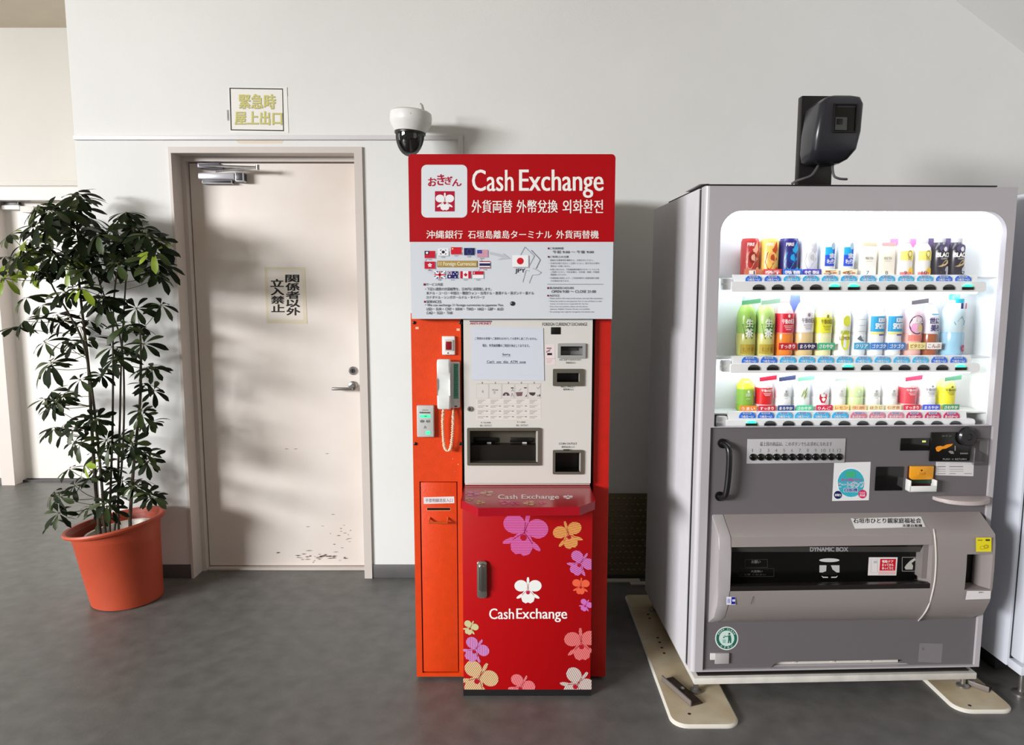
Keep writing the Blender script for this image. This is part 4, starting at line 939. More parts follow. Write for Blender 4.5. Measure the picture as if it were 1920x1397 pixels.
def leaves_(P, R, H):
    for x, y in ((-.2, .5), (.15, .58), (.1, .44)): P.poly([(x*R+px*R, y*H+py*H) for px, py in ell(0, 0, .2, .035, n=10, rot=30)], ink(150, 180, 50), 1)
def plaincarton(c_):
    def f(P, R, H):
        P.rect(-.9*R, .9*H, .9*R, .99*H, ink(*c_), 1); P.text('MILK TEA', -.5*R, .5*H, .5*R, .57*H, ink(170, 160, 140), 2, .02); P.rect(-.4*R, .44*H, .4*R, .452*H, ink(200, 190, 176), 2)
    return f
G1, G2, G3 = 'sample drinks on the top display shelf', 'sample drinks on the middle display shelf', 'sample drinks on the bottom display shelf'
D = drink
D(0, 1411, 447, 30, 'can', (186, 50, 50), 'dark red coffee can with a pale flame mark, first on the top shelf', G1, flame((240, 180, 150), (150, 40, 30)), banner=((206, 120, 90), '1'))
D(0, 1447, 447, 31, 'can', (244, 196, 100), 'golden yellow coffee can with an orange flame mark', G1, flame((190, 70, 30), (246, 190, 110)), banner=((214, 70, 76), '新'))
D(0, 1484, 447, 33, 'can', (36, 36, 110), 'navy blue coffee can with a bright cyan flame mark', G1, flame((40, 170, 226), (30, 60, 150)), banner=((50, 110, 210), '微糖'))
D(0, 1521, 447, 31, 'can', (236, 236, 246), 'white coffee can with a pale grey flame mark beside the navy can', G1, flame((206, 204, 210), (240, 240, 244)), banner=((66, 56, 180), '特製'))
D(0, 1556, 453, 28, 'can', (244, 248, 252), 'white can with a blue label above the button marked 5', G1, bluecan, banner=((246, 236, 200), '5'))
D(0, 1591, 453, 28, 'can', (244, 248, 252), 'white can with a blue label above the button marked 6', G1, bluecan, banner=((246, 236, 200), '6'))
D(0, 1631, 454, 29, 'carton', (250, 246, 236), 'plain cream carton with a pale beige top edge', G1, plaincarton((236, 216, 180)))
D(0, 1666, 454, 29, 'carton', (244, 236, 220), 'cream carton with a pink top edge', G1, plaincarton((240, 180, 180)))
D(0, 1702, 446, 32, 'bcan', (250, 246, 240), 'white bottle can with yellow band on pink card, beside the pink-topped carton', G1, yellowcan, cap=(232, 224, 226), back=(226, 120, 170))
D(0, 1736, 446, 32, 'bcan', (250, 246, 240), 'white bottle can with yellow band on pink card, beside the black cans', G1, yellowcan, cap=(232, 224, 226), back=(226, 120, 170))
D(0, 1769, 445, 31, 'bcan', (40, 32, 48), 'black bottle can with white block lettering next to the white bottle can', G1, blackcan, cap=(200, 196, 206), back=(96, 80, 120))
D(0, 1801, 445, 30, 'bcan', (40, 32, 48), 'black bottle can with white block lettering, last on the top shelf', G1, blackcan, cap=(190, 186, 196), back=(96, 80, 120))
D(1, 1405, 556, 35, 'pet', (150, 190, 90), 'deep green tea bottle, first on the middle shelf', G2, namacha, cap=(130, 200, 160), lower=(206, 206, 120), tagc=(120, 200, 150))
D(1, 1441, 556, 35, 'pet', (176, 206, 120), 'paler green tea bottle beside the deep green one on the middle shelf', G2, namacha, cap=(206, 232, 216), lower=(216, 212, 130), tagc=(180, 226, 200))
D(1, 1477, 556, 34, 'pet', (244, 190, 190), 'red label tea bottle with orange base on the middle shelf', G2, gogo((250, 230, 230)), cap=(250, 246, 246), lower=(246, 140, 50), lab=((216, 30, 56), .4, .72), banner=((200, 20, 40), 'すっきり'))
D(1, 1514, 553, 35, 'pet', (240, 226, 226), 'white label tea bottle before a blue card on the middle shelf', G2, gogo((150, 140, 150)), cap=(246, 246, 250), lower=(234, 206, 150), lab=((246, 242, 246), .4, .72), banner=((36, 30, 96), 'まろやか'), back=(120, 140, 210))
D(1, 1550, 557, 32, 'pet', (244, 244, 190), 'yellow label lemon tea bottle with green card on the middle shelf', G2, gogo((150, 140, 40)), cap=(250, 250, 246), lower=(248, 244, 190), lab=((238, 232, 60), .4, .66), banner=((60, 190, 140), 'さわやか'))
D(1, 1586, 557, 32, 'pet', (250, 252, 246), 'clear lemon soda bottle with yellow oval marks on the middle shelf', G2, lemon, cap=(250, 250, 250))
D(1, 1617, 557, 29, 'pet', (246, 250, 252), 'white bottle with faint grey writing and a blue card at its foot', G2, whitebox, cap=(248, 250, 252), banner=((60, 170, 220), 'クリア'))
D(1, 1649, 557, 32, 'pet', (248, 250, 252), 'sky blue label sports bottle beside the white bottle on the middle shelf', G2, soda, cap=(250, 250, 252), banner=((40, 130, 214), 'ゴクゴク'))
D(1, 1682, 557, 33, 'pet', (248, 250, 252), 'sky blue label sports bottle beside the purple label bottle', G2, soda, cap=(250, 250, 252), banner=((40, 130, 214), 'ゴクゴク'))
D(1, 1721, 556, 32, 'pet', (244, 214, 220), 'purple label fruit drink bottle with pink base', G2, supli, cap=(190, 184, 190), lower=(244, 190, 180), banner=((250, 240, 160), 'ビタミン'), tagc=(120, 116, 124))
D(1, 1753, 560, 29, 'pet', (240, 234, 244), 'white label bottle with dark brown drink showing at its base', G2, konbu, cap=(236, 240, 244), lower=(170, 90, 50), banner=((250, 248, 246), 'こんぶ'))
D(1, 1797, 552, 40, 'pet', (206, 228, 236), 'large pale blue water bottle, last on the middle shelf', G2, volvic, cap=(60, 196, 220), lower=(160, 208, 234))
D(2, 1402, 704, 32, 'pet', (210, 216, 60), 'small green tea bottle with orange card, first on the bottom shelf', G3, marks((250, 252, 240)), cap=(240, 240, 236), lower=(150, 190, 60), lab=((140, 190, 70), .2, .62), banner=((240, 140, 40), 'うまい'))
D(2, 1437, 704, 32, 'pet', (250, 220, 220), 'small red label tea bottle beside the small green one', G3, gogo((250, 236, 236)), cap=(248, 246, 246), lab=((220, 30, 36), .2, .66), banner=((200, 20, 50), 'すっきり'), tagc=(210, 40, 70))
D(2, 1473, 704, 31, 'pet', (250, 250, 250), 'small white bottle with navy card on the bottom shelf', G3, marks((170, 170, 170)), cap=(248, 248, 248), banner=((36, 66, 130), 'まろやか'), tagc=(70, 80, 120))
D(2, 1508, 704, 31, 'pet', (250, 250, 246), 'small white bottle with yellow-green leaf marks', G3, leaves_, cap=(248, 248, 248), banner=((80, 200, 150), 'さわやか'), tagc=(150, 220, 190))
D(2, 1545, 704, 31, 'pet', (252, 250, 250), 'small white bottle with a red apple picture', G3, apple, cap=(250, 250, 250), banner=((206, 20, 70), 'りんご'))
D(2, 1577, 704, 30, 'pet', (250, 250, 246), 'small white bottle with an orange outlined card, beside the apple one', G3, marks((206, 206, 196)), cap=(250, 250, 250), banner=((250, 210, 140), 'レモン'), tagc=(206, 216, 206))
D(2, 1609, 704, 31, 'pet', (214, 234, 170), 'small pale green tea bottle amid the white ones', G3, marks((240, 250, 220)), cap=(250, 250, 250), banner=((246, 206, 150), '生茶'))
D(2, 1642, 704, 30, 'pet', (250, 250, 246), 'small white bottle beside the pale green one', G3, marks((176, 176, 170)), cap=(250, 250, 250), banner=((230, 226, 176), 'ほうじ'))
D(2, 1675, 704, 30, 'pet', (250, 250, 246), 'small white bottle between another white one and the pink-red one', G3, marks((176, 176, 170)), cap=(250, 250, 250), banner=((236, 222, 180), 'むぎ茶'))
D(2, 1709, 704, 32, 'pet', (246, 210, 206), 'small pink-red label tea bottle, third from the end of the bottom shelf', G3, gogo((250, 236, 236)), cap=(248, 240, 240), lab=((220, 66, 80), .2, .66), banner=((210, 20, 60), 'すっきり'), tagc=(226, 70, 110))
D(2, 1745, 702, 33, 'pet', (250, 250, 252), 'small white label bottle with a blue card near the end of the bottom shelf', G3, gogo((150, 150, 160)), cap=(244, 242, 236), banner=((50, 80, 210), 'まろやか'))
D(2, 1782, 704, 32, 'pet', (244, 236, 110), 'small yellow label bottle with green card, last on the bottom shelf', G3, gogo((110, 120, 40)), cap=(250, 250, 244), lab=((240, 226, 40), .2, .66), banner=((70, 150, 100), 'さわやか'), tagc=(110, 180, 140))
# numbers 1-12 along the top rail
P = Print(LT(.03))
for i in range(12):
    u = 1414.5+(1804-1414.5)*i/11; P.text(str(i+1), u-2.6-(2.4 if i > 8 else 0), 508, u+2.6+(2.4 if i > 8 else 0), 514.8, ink(60, 62, 66), 1, .01)
P.build('number_lettering', vm)
# lower front panel
PD = .010
n0, n1, n2, n3 = L(1445, 1255, PD), L(1456, 1240, PD), L(1690, 1236, PD), L(1704, 1250, PD)
b = B().plate([(.044, zb+.007), (n0[0], zb+.007), (n1[0], zb+.028), (n2[0], zb+.028), (n3[0], zb+.007), (1.057, zb+.007), (1.057, 1.0105), (.044, 1.0105)], [], PD, PD+.012, M_vpan)
panel = b.build('lower_panel', vm)
b = B().box(n1[0], n2[0], .03, .05, zb+.004, zb+.022, mat('tray_white', (214, 208, 200), .5)); b.box(n0[0], n3[0], .052, .06, .09, zb+.03, M_black)
for u in (1490, 1562, 1630): x = L(u, 1240, .028)[0]; b.box(x-.008, x+.008, .026, .03, zb+.014, zb+.026, mat('tray_white', (214, 208, 200), .5), .004)
b.build('kick_slot', vm)
B().box(.012, W_-.008, -.004, .74, .058, .083, mat('plinth_white', (222, 218, 212), .5, noise=.1, nscale=14), .003).build('base_tray', vm)
B().box(.03, W_-.03, .012, .7, .0831, .0879, mat('strip_dark', (40, 34, 32), .8)).build('base_gap_strip', vm)  # dark strip between the base tray and the body
for x, y in ((.03, .03), (W_-.035, .03), (.03, .7), (W_-.035, .7)):
    B().lathe([(.022, .0125), (.022, .018), (.009, .024), (.009, .058)], M_steel, 18, (x, y, 0)).build('levelling_foot', vm)
# pull handle
hx, hz0 = L(1355, 831, PD); hz1 = L(1350, 930, PD)[1]
b = B().tube(smooth([Vector((hx-.004, PD+.002, hz0)), Vector((hx+.006, PD-.02, hz0-.002)), Vector((hx+.012, PD-.036, hz0-.025)), Vector((hx+.012, PD-.038, (hz0+hz1)/2)), Vector((hx+.006, PD-.036, hz1+.02)), Vector((hx-.002, PD-.02, hz1)), Vector((hx-.006, PD+.002, hz1))], 6), .0105, mat('handle_black', (22, 21, 23), .3), 12)
b.lathe([(.017, -.002), (.017, .006)], M_black, 16, (hx-.002, PD-.002, hz0), 'y'); b.lathe([(.017, -.002), (.017, .006)], M_black, 16, (hx-.005, PD-.002, hz1), 'y'); b.build('pull_handle', vm, angle=60)
def pbox(name, u0, v0, u1, v1, h0, h1, m_, bev=.002, par=None, lab=None):
    a, c = L(u0, v0, PD-h1), L(u1, v1, PD-h1); o = B().box(a[0], c[0], PD-h1, PD-h0, c[1], a[1], m_, bev).build(name, par or vm)
    if lab: o['label'] = lab
    return o
PT = LT(PD)
# twelve-button strip
bs = pbox('button_strip', 1402, 823.5, 1583.5, 868, 0, .004, mat('strip_silver', (186, 184, 188), .35), .001, lab='silver strip of twelve round buttons')
T = LT(PD-.004); P = Print(T); P.text('最上段の商品は、このボタンでもお求めになれます', 1425, 828.5, 1560, 836.5, ink(116, 114, 118), 1, .015)
for i in range(12): u = 1411+i*14.8; P.text(str(i+1), u-1.8-(2.2 if i > 8 else 0), 841.5, u+1.8+(2.2 if i > 8 else 0), 847.8, ink(126, 124, 128), 1)
P.build('lettering', bs)
rb = None
for i in range(12):
    x, z = L(1411.6+i*14.7, 857-.05*i, PD-.004)
    if rb is None: rb = o = B().lathe([(.0125, .0), (.0125, .004), (.01, .007), (.004, .0085)], mat('button_gloss', (8, 8, 9), .12), 20, ax='y').build('round_button', bs)
    else: o = rb.copy(); COL.objects.link(o); o.parent = bs
    o.location = (x, PD-.004, z)
pbox('price_display', 1689.5, 822, 1742, 845, 0, .004, mat('display_black', (10, 9, 10), .12), .004)
P = Print(LT(PD-.004)); P.rect(1729, 826, 1736, 829.5, mat('display_glow', (200, 210, 120), .3, emit=.5)); P.build('display_digit', vm)
cp_ = pbox('coin_panel', 1746.5, 811, 1819, 865, 0, .008, mat('coin_black', (14, 13, 14), .25), .006, lab='black coin slot panel')
x, z = L(1812, 818, PD-.008); B().lathe([(.034, 0), (.034, .01), (.028, .016), (.012, .016), (.010, .012)], mat('knob_dark', (34, 33, 36), .25), 28, (x, PD-.008, z), 'y').build('coin_slot_knob', cp_)
P = Print(LT(PD-.008)); oj = ink(242, 150, 30)
P.poly([(1754, 840), (1757, 837), (1763, 836), (1768, 837), (1775, 833.5), (1787, 832), (1784, 836), (1774, 841), (1767, 842), (1760, 847), (1756, 846)], oj); P.text('コイン', 1766, 816, 1784, 819, ink(150, 150, 152), 1); P.text('PUSH → RETURN', 1768, 859.5, 1812, 862.5, ink(170, 170, 170), 1); P.poly([(1778, 847), (1781, 845), (1787, 846), (1789, 851), (1783, 851)], ink(140, 136, 134)); P.rect(1800, 849, 1815, 851.6, ink(120, 118, 118)); P.rect(1790, 836, 1791.6, 845, ink(170, 168, 166)); P.build('lettering', cp_)
a, c = L(1829, 823, PD-.02), L(1857, 874, PD-.02)
cv = B().box(a[0], c[0], PD-.02, PD, c[1], a[1], clear_mat('clear_cover', (236, 234, 236), .10, .05), .01, 3).build('clear_cover', vm)
P = Print(PT); P.poly([(1755, 866), (1826, 867.5), (1825, 893), (1753, 891)], ink(222, 218, 220))
for i, (v, s_) in enumerate(((869.5, .5), (874, 2.4), (879.5, 1.2), (883.5, 1), (887.6, 1.6))):
    for a_, c_ in ((1758, 1773), (1780, 1806 if i < 4 else 1792), (1808, 1822)):
        if i in (1, 2, 3) and a_ == 1808: continue
        P.rect(a_, v, c_, v+s_*.7, ink(140, 136, 140), 2)
P.build('info_sticker', vm)
# heat pump sticker
P = Print(PT); P.poly([(1564, 867.5), (1632.5, 866), (1629, 938), (1560, 939.5)], ink(232, 232, 234)); ct = (1594.5, 905)
P.ell(1595.5, 905, 26.5, 28, ink(246, 248, 250), 2).ell(1595.5, 905.5, 25.2, 26.6, ink(58, 176, 196), 3); P.rect(1586, 884, 1604, 895, ink(70, 180, 130), 4)
P.text('省エネで環境にやさしい', 1577, 897, 1616, 902.5, ink(196, 100, 170), 5, .03); P.text('ヒートポンプ', 1571.5, 903.5, 1620, 913.5, ink(248, 250, 252), 5, .08); P.text('ヒートポンプ', 1572, 904, 1619.6, 913, ink(32, 80, 150), 6.5, 0)
P.text('自販機', 1582.5, 915, 1608.5, 922.5, ink(248, 250, 252), 5, .08); P.text('自販機', 1583, 915.4, 1608, 922, ink(40, 76, 160), 6.5, .02)
P.ell(1571, 928, 8, 8.2, ink(246, 248, 250), 4).ell(1571, 928, 7.5, 7.6, ink(24, 34, 90), 5); P.text('省電力', 1565.5, 926, 1576.5, 930.5, ink(240, 242, 246), 6, .03); P.ell(1617, 926.5, 7.6, 8, ink(216, 30, 96), 5); P.text('CO2', 1612, 922.5, 1622, 926, ink(246, 220, 230), 6, .03); P.text('削減', 1612, 927, 1622, 931, ink(246, 220, 230), 6, .03)
P.build('heat_pump_sticker', vm)
pbox('bill_validator_cover', 1643, 875.5, 1692, 920, 0, .004, mat('display_black', (10, 9, 10), .12), .004)
bi = pbox('bill_inserter', 1703, 874, 1752, 918, 0, .004, mat('inserter_maroon', (60, 16, 22), .4), .002, lab='orange bill inserter with white tray')
a, c = L(1707.5, 874.5, PD-.012), L(1749, 899, PD-.012)
b = B().prism(rr(a[0], c[0], c[1], a[1], (.01, .01, .001, .001), 3), 'y', PD-.014, PD-.0041, mat('inserter_orange', (236, 160, 36), .35), .001); q = L(1728, 882, PD-.014); b.lathe([(.003, 0), (.003, .001)], M_black, 10, (q[0], PD-.014, q[1]), 'y'); b.box(q[0]-.012, q[0]+.012, PD-.016, PD-.0139, q[1]-.016, q[1]-.006, mat('inserter_orange_dark', (216, 140, 30), .35), .001)
b.build('orange_flap', bi)
a, c = L(1706, 901, PD-.03), L(1755, 922, PD-.03)
b = B().box(a[0], c[0], PD-.034, PD-.004, c[1], c[1]+.004, M_white, .001); b.box(a[0], c[0], PD-.034, PD-.031, c[1], c[1]+.022, M_white, .001); b.box(a[0], a[0]+.004, PD-.034, PD-.004, c[1], a[1], M_white, .001); b.box(c[0]-.004, c[0], PD-.034, PD-.004, c[1], a[1], M_white, .001); b.build('white_tray', bi)
b = B(); a, c = L(1708, 900, PD-.006), L(1748, 906, PD-.006); b.box(a[0], c[0], PD-.008, PD-.0041, c[1], a[1], mat('led_dark_green', (20, 60, 40), .3)); b.build('led_row', bi)
# half round coin shelf
q0, q1 = L(1749, 925, PD), L(1850, 925, PD); zc = L(1800, 934, PD-.03)[1]; xm = (q0[0]+q1[0])/2
pts_ = [(xm+(q1[0]-q0[0])*.5*math.cos(math.radians(t)), PD-.075*math.sin(math.radians(t))) for t in range(0, 181, 9)]
b = B().prism(pts_, 'z', zc-.014, zc, mat('shelf_pinkgrey', (190, 178, 176), .4), .003); b.build('coin_shelf', vm)
# delivery bay: rounded projecting lower part
BAY = [(PD-.0005, .694), (-.066, .648), (-.077, .640), (-.083, .60), (-.086, .52), (-.085, .45), (-.078, .395), (-.052, .338), (PD-.0005, .29)]
def bay_d(z):
    for (d1, z1), (d2, z2) in zip(BAY[:-1], BAY[1:]):
        if z2 <= z <= z1: return d1+(d2-d1)*(z1-z)/(z1-z2)
    return PD
bx0, bx1 = .060, .103; bx2 = L(1748, 1050, -.085)[0]; bx3 = L(1866, 1040, -.085)[0]
def bclip(zlo, zhi): return clip_poly(BAY, -1, 1, zlo, zhi)
bay = B().prism([(d, z) for d, z in BAY], 'x', bx0, bx1, mat('bay_cap', (176, 170, 172), .4), .004).build('bay_end_cap', vm)
hood = bclip(.607, 1); b = B().prism(hood, 'x', bx1+.001, bx2-.001, M_vbay, 0)
hd = b.build('bay_hood', vm, angle=18)
b = B().prism(bclip(0, .449), 'x', bx1+.001, bx2-.0005, M_vbay, 0); b.build('bay_belly', vm)
fl = B().prism([(-.066, .6065), (-.05, .58), (-.022, .572), (-.022, .4496), (PD-.001, .4496), (PD-.001, .6065)], 'x', bx1+.001, bx2-.02, mat('flap_black', (9, 9, 9), .18)).build('delivery_flap', vm)
B().prism([(-.0845, .4492), (-.084, .466), (-.07, .467), (-.0225, .453), (-.0225, .4492)], 'x', bx1+.001, bx2-.001, mat('flap_lip', (30, 26, 25), .3)).build('flap_lip', vm)
B().box(bx2-.019, bx2-.001, -.06, PD-.001, .475, .6065, mat('bay_inner', (128, 122, 120), .45)).build('bay_inner_cheek', vm)
a, c = L(1814, 1040, -.086), L(1858, 1106, -.086); ox0, ox1, oz0, oz1 = a[0], c[0], c[1], a[1]
b = B().prism(BAY, 'x', bx2, ox0, M_vbay, 0)
for zl_, zh_ in ((0, oz0), (oz1, 1)): b.prism(bclip(zl_, zh_), 'x', ox0, bx3, M_vbay, 0)
b.prism(bclip(oz0, oz1), 'x', ox1, bx3, M_vbay, 0)
b.build('bay_coin_section', vm)
b = B().box(ox0, ox1, -.02, PD-.001, oz0, oz1, mat('coin_cup_black', (10, 9, 9), .35))
b.prism([(ox1-.001, -.084), (ox1-.001, -.021), (ox0+.068, -.021), (ox0+.071, -.05)], 'z', oz0+.001, oz1-.001, mat('coin_cup_grey', (140, 132, 130), .4)); b.build('coin_return_cup', vm)
ps = []
for u, v in ((1750, 992), (1752, 1002), (1754, 1020), (1755, 1050), (1753, 1085), (1748, 1112), (1741, 1136), (1732, 1152), (1722, 1164)):
    d = -.08
    for _ in range(6): x, z = L(u, v, d); d = bay_d(z)-.001
    ps.append(Vector((x, d, z)))
B().tube(smooth(ps, 5), .0028, mat('seam_white', (214, 206, 202), .4), 6).build('seam_trim', vm)
# stickers on the bay
def slopeT(dz0, dz1):                                          # plane through two profile points
    (d0, z0_), (d1, z1_) = dz0, dz1; n = Vector((0, z1_-z0_, d0-d1))
    if n.y > 0: n = -n
    return plane_T(VM @ Vector((0, d0, z0_)), VM.to_3x3() @ n, VI)
P = Print(slopeT(BAY[0], BAY[1])); P.poly([(1595, 972), (1727, 968.5), (1735, 988), (1603, 991.5)], ink(228, 226, 226))
P.text('石垣市ひとり親家庭福祉会', 1600, 971.5, 1727, 981, ink(30, 26, 26), 2, .02, 0); P.text('支援自販機', 1692, 983, 1729, 988, ink(50, 44, 44), 2, .03)
P.build('welfare_sticker', hd)
P = Print(LT(-.0225)); gy = ink(150, 150, 150)
P.frame(1397, 1049, 1439, 1064, .6, ink(70, 70, 70)); P.frame(1384, 1066, 1451, 1081, .6, ink(60, 60, 60)); P.text('お願い', 1409, 1050.5, 1426, 1056.5, ink(120, 120, 118), 1, .02); P.text('大変熱い', 1408, 1069, 1430, 1073.5, ink(110, 110, 108), 1, .02); P.text('ご注意 ください', 1388, 1075.5, 1436, 1079, ink(80, 80, 78), 1)
P.build('notice_lettering', fl); P = Print(LT(-.0225)); P.ell(1555, 1050.5, 19, 3.6, ink(206, 206, 206)); P.rect(1536.5, 1060, 1574, 1073.5, ink(196, 196, 196)); P.poly([(1550, 1056), (1556, 1056), (1561, 1068), (1569, 1074), (1569, 1078), (1541, 1078), (1541, 1074), (1549, 1071)], ink(16, 16, 16), 2); P.poly([(1540, 1079.5), (1544, 1081.5), (1552, 1081.5), (1553, 1083.5), (1543, 1083.5)], ink(206, 206, 206)); P.poly([(1571, 1079.5), (1567, 1081.5), (1559, 1081.5), (1558, 1083.5), (1568, 1083.5)], ink(206, 206, 206))
P.build('hand_symbol', fl); P = Print(LT(-.0225)); P.poly([(1629, 1045), (1683, 1045), (1680.5, 1079), (1627, 1079)], ink(232, 226, 226)); P.poly([(1650.5, 1048), (1680, 1048), (1678.5, 1070), (1649, 1070)], ink(206, 16, 40), 2); P.rect(1647, 1071, 1679, 1077.5, ink(230, 190, 190), 2)
for i, t_ in enumerate(('電動ドア', 'まってから', 'ゆっくりと')): P.text(t_, 1654, 1050.4+i*6.4, 1675, 1055.4+i*6.4, ink(250, 236, 236), 3, .03)
P.frame(1633, 1049, 1645, 1074, .6, ink(200, 196, 200), 2); P.rect(1638, 1052, 1644, 1056, ink(190, 186, 190), 2)
P.build('door_sticker', fl); P = Print(LT(-.0225)); P.frame(1691.5, 1045, 1717, 1071, 1, ink(150, 148, 142)); P.poly([(1696, 1064), (1700, 1058), (1706, 1052), (1715, 1046), (1717, 1050), (1709, 1056), (1712, 1061), (1711, 1068), (1698, 1068)], ink(186, 186, 180), 2)
P.build('push_symbol', fl)
P = Print(slopeT((-.066, .6065), (-.05, .58))); P.rect(1362.5, 1025, 1727, 1035, mat('flap_reflection_grey', (74, 72, 70), .3), .6); P.text('DYNAMIC', 1519, 1026.2, 1564, 1034, ink(188, 186, 188), 1, .05); P.text('BOX', 1568, 1026.2, 1590, 1034, ink(188, 186, 188), 1, .05); P.build('strip_lettering', fl)  # grey band paints the reflection along the top of the flap
bT = LT(-.0868)
P = Print(bT); P.rect(1830, 1008, 1859, 1034.5, ink(238, 222, 40)); P.rect(1833, 1012, 1842, 1014, ink(150, 140, 40), 2); P.rect(1848, 1011, 1856, 1014.5, ink(80, 70, 30), 2); P.ell(1842, 1027, 4.6, 3.6, ink(190, 170, 30), 2).ell(1842, 1027, 3.4, 2.5, ink(238, 222, 40), 3).ell(1849, 1025, 4.6, 3.6, ink(170, 150, 30), 4).ell(1849, 1025, 3.2, 2.3, ink(226, 206, 40), 5); P.build('coin_sticker', vm, 'yellow coin sticker')
P = Print(LT(-.0852)); P.poly([(1813, 1108), (1858, 1108), (1857, 1123), (1810, 1124.5)], ink(226, 222, 224)); P.text('返却口', 1835, 1109.5, 1844, 1112, ink(90, 90, 90), 2, .02); P.build('return_sticker', vm)
P = Print(LT(-.0835)); P.rect(1362, 1119, 1379, 1134, ink(226, 226, 236)); P.poly([(1371.5, 1119.5), (1378.5, 1119.5), (1378.5, 1133), (1371, 1133)], ink(28, 34, 150), 2); P.rect(1373, 1124, 1378.8, 1128, ink(214, 214, 230), 3); P.rect(1364, 1123, 1369, 1131, ink(160, 170, 220), 2); P.build('blue_sticker', vm)
P = Print(LT(-.0845)); P.line([(1413, 1118), (1408, 1133)], .9, ink(70, 62, 60)); P.build('scratch_mark', vm)
# round litter sticker, latch, old sticker
P = Print(PT); gr = ink(34, 104, 84)
P.ell(1362.5, 1197, 21.8, 22, ink(224, 232, 230), n=36).ell(1362.5, 1197, 19.6, 20, gr, 2, n=36).ell(1362.5, 1197, 14.3, 14.6, ink(206, 226, 222), 3, n=36)
P.ell(1367.5, 1188.5, 2, 2, gr, 4, n=12); P.poly([(1365, 1191.5), (1370, 1191), (1371.2, 1198), (1371, 1206), (1368.6, 1206), (1368, 1200), (1366.6, 1206), (1364.4, 1206), (1365.4, 1198)], gr, 4); P.line([(1366, 1192.5), (1361, 1194), (1358, 1192)], 1.4, gr, 4); P.poly([(1354.5, 1199), (1361, 1199), (1360.2, 1206), (1355.3, 1206)], ink(150, 196, 186), 4); P.rect(1356, 1194, 1358.6, 1196.4, gr, 4)
for i, ch in enumerate('KEEP CLEAN'):
    if ch != ' ': t = math.radians(-150+i*13.4); u, v = 1362.5+17*math.cos(t), 1197+17.2*math.sin(t); P.text(ch, u-1.2, v-1.5, u+1.2, v+1.5, ink(200, 224, 218), 4, .04)
for i, ch in enumerate('くずかご'): t = math.radians(125-i*23); u, v = 1362.5+17*math.cos(t), 1197+17.2*math.sin(t); P.text(ch, u-1.8, v-1.8, u+1.8, v+1.8, ink(200, 224, 218), 4, .04)
P.build('litter_sticker', vm, 'round green and white litter sticker')
lt = pbox('latch', 1332, 1225.5, 1367, 1237, 0, .005, mat('latch_white', (214, 210, 212), .4), .001); pbox('latch_hasp', 1341, 1226, 1367, 1245, .005, .01, mat('latch_clear', (176, 172, 174), .3), .002)
P = Print(PT); P.poly([(1724, 1206), (1768, 1207), (1765, 1243), (1721, 1241)], mat('sticker_residue', (126, 121, 125), .6)); P.rect(1729, 1214, 1733, 1219, ink(112, 106, 110), 2); P.build('sticker_residue', vm)
# thin black sheet on the roof, curling at the corner
b = B().box(.0, 1.0, -.004, .5, H_+.0005, H_+.0045, mat('sheet_black', (16, 15, 17), .5))
c0 = [(.0, .01, H_+.005), (.02, -.002, H_+.007), (-.01, .12, H_+.006), (-.035, .1, H_+.022)]
tag(b.build('roof_sheet', None, VM.translation, VYAW), 'thin black sheet lying on the roof of the grey vending machine', 'sheet')
cs = [L(1312, 345.5, .03), L(1330, 344.5, .0), L(1326, 350, .05), L(1300, 361, .2), L(1285, 360, .22)]
b = B(); vs_ = [b.bm.verts.new((x, d, max(z, H_+.005))) for (x, z), d in zip(cs, (.03, .0, .05, .2, .22))]
f_ = b.bm.faces.new(vs_); f_.material_index = b.mi(mat('film_grey', (176, 174, 176), .35)); e_ = bmesh.ops.extrude_face_region(b.bm, geom=[f_], use_keep_orig=True); bmesh.ops.translate(b.bm, vec=(0, 0, .0015), verts=[g for g in e_['geom'] if isinstance(g, bmesh.types.BMVert)])
tag(b.build('plastic_film', None, VM.translation, VYAW), 'curled scrap of clear grey film on the roof corner of the grey machine', 'film')

# hooded black device standing on the roof
dv = VI @ atY(1530, 345, 2.75); RZ = H_+.005
de = empty('hooded_camera', VM @ Vector((dv.x, dv.y, RZ)), 'black hooded camera unit on an upright plate on top of the grey machine', 'camera', rotz=VYAW)
def DLn(u, v, Y): q = VI @ atY(u, v, Y); return q.x-dv.x, q.z-RZ
a, c = DLn(1501, 182, 2.77), DLn(1561, 345, 2.77); bk_ = DLn(1495, 340, 2.77)[0]
db = mat('device_black', (20, 17, 19), .4)
b = B().box(a[0]-.004, c[0]-.012, .0, .035, 0, a[1], db, .004); b.build('back_plate', de)
x0, x1, xf = DLn(1514, 240, 2.70)[0], DLn(1617, 240, 2.62)[0], DLn(1556, 240, 2.6)[0]
zt_, zm_, zb_ = DLn(1590, 178, 2.62)[1], DLn(1590, 262, 2.62)[1], DLn(1570, 303, 2.63)[1]
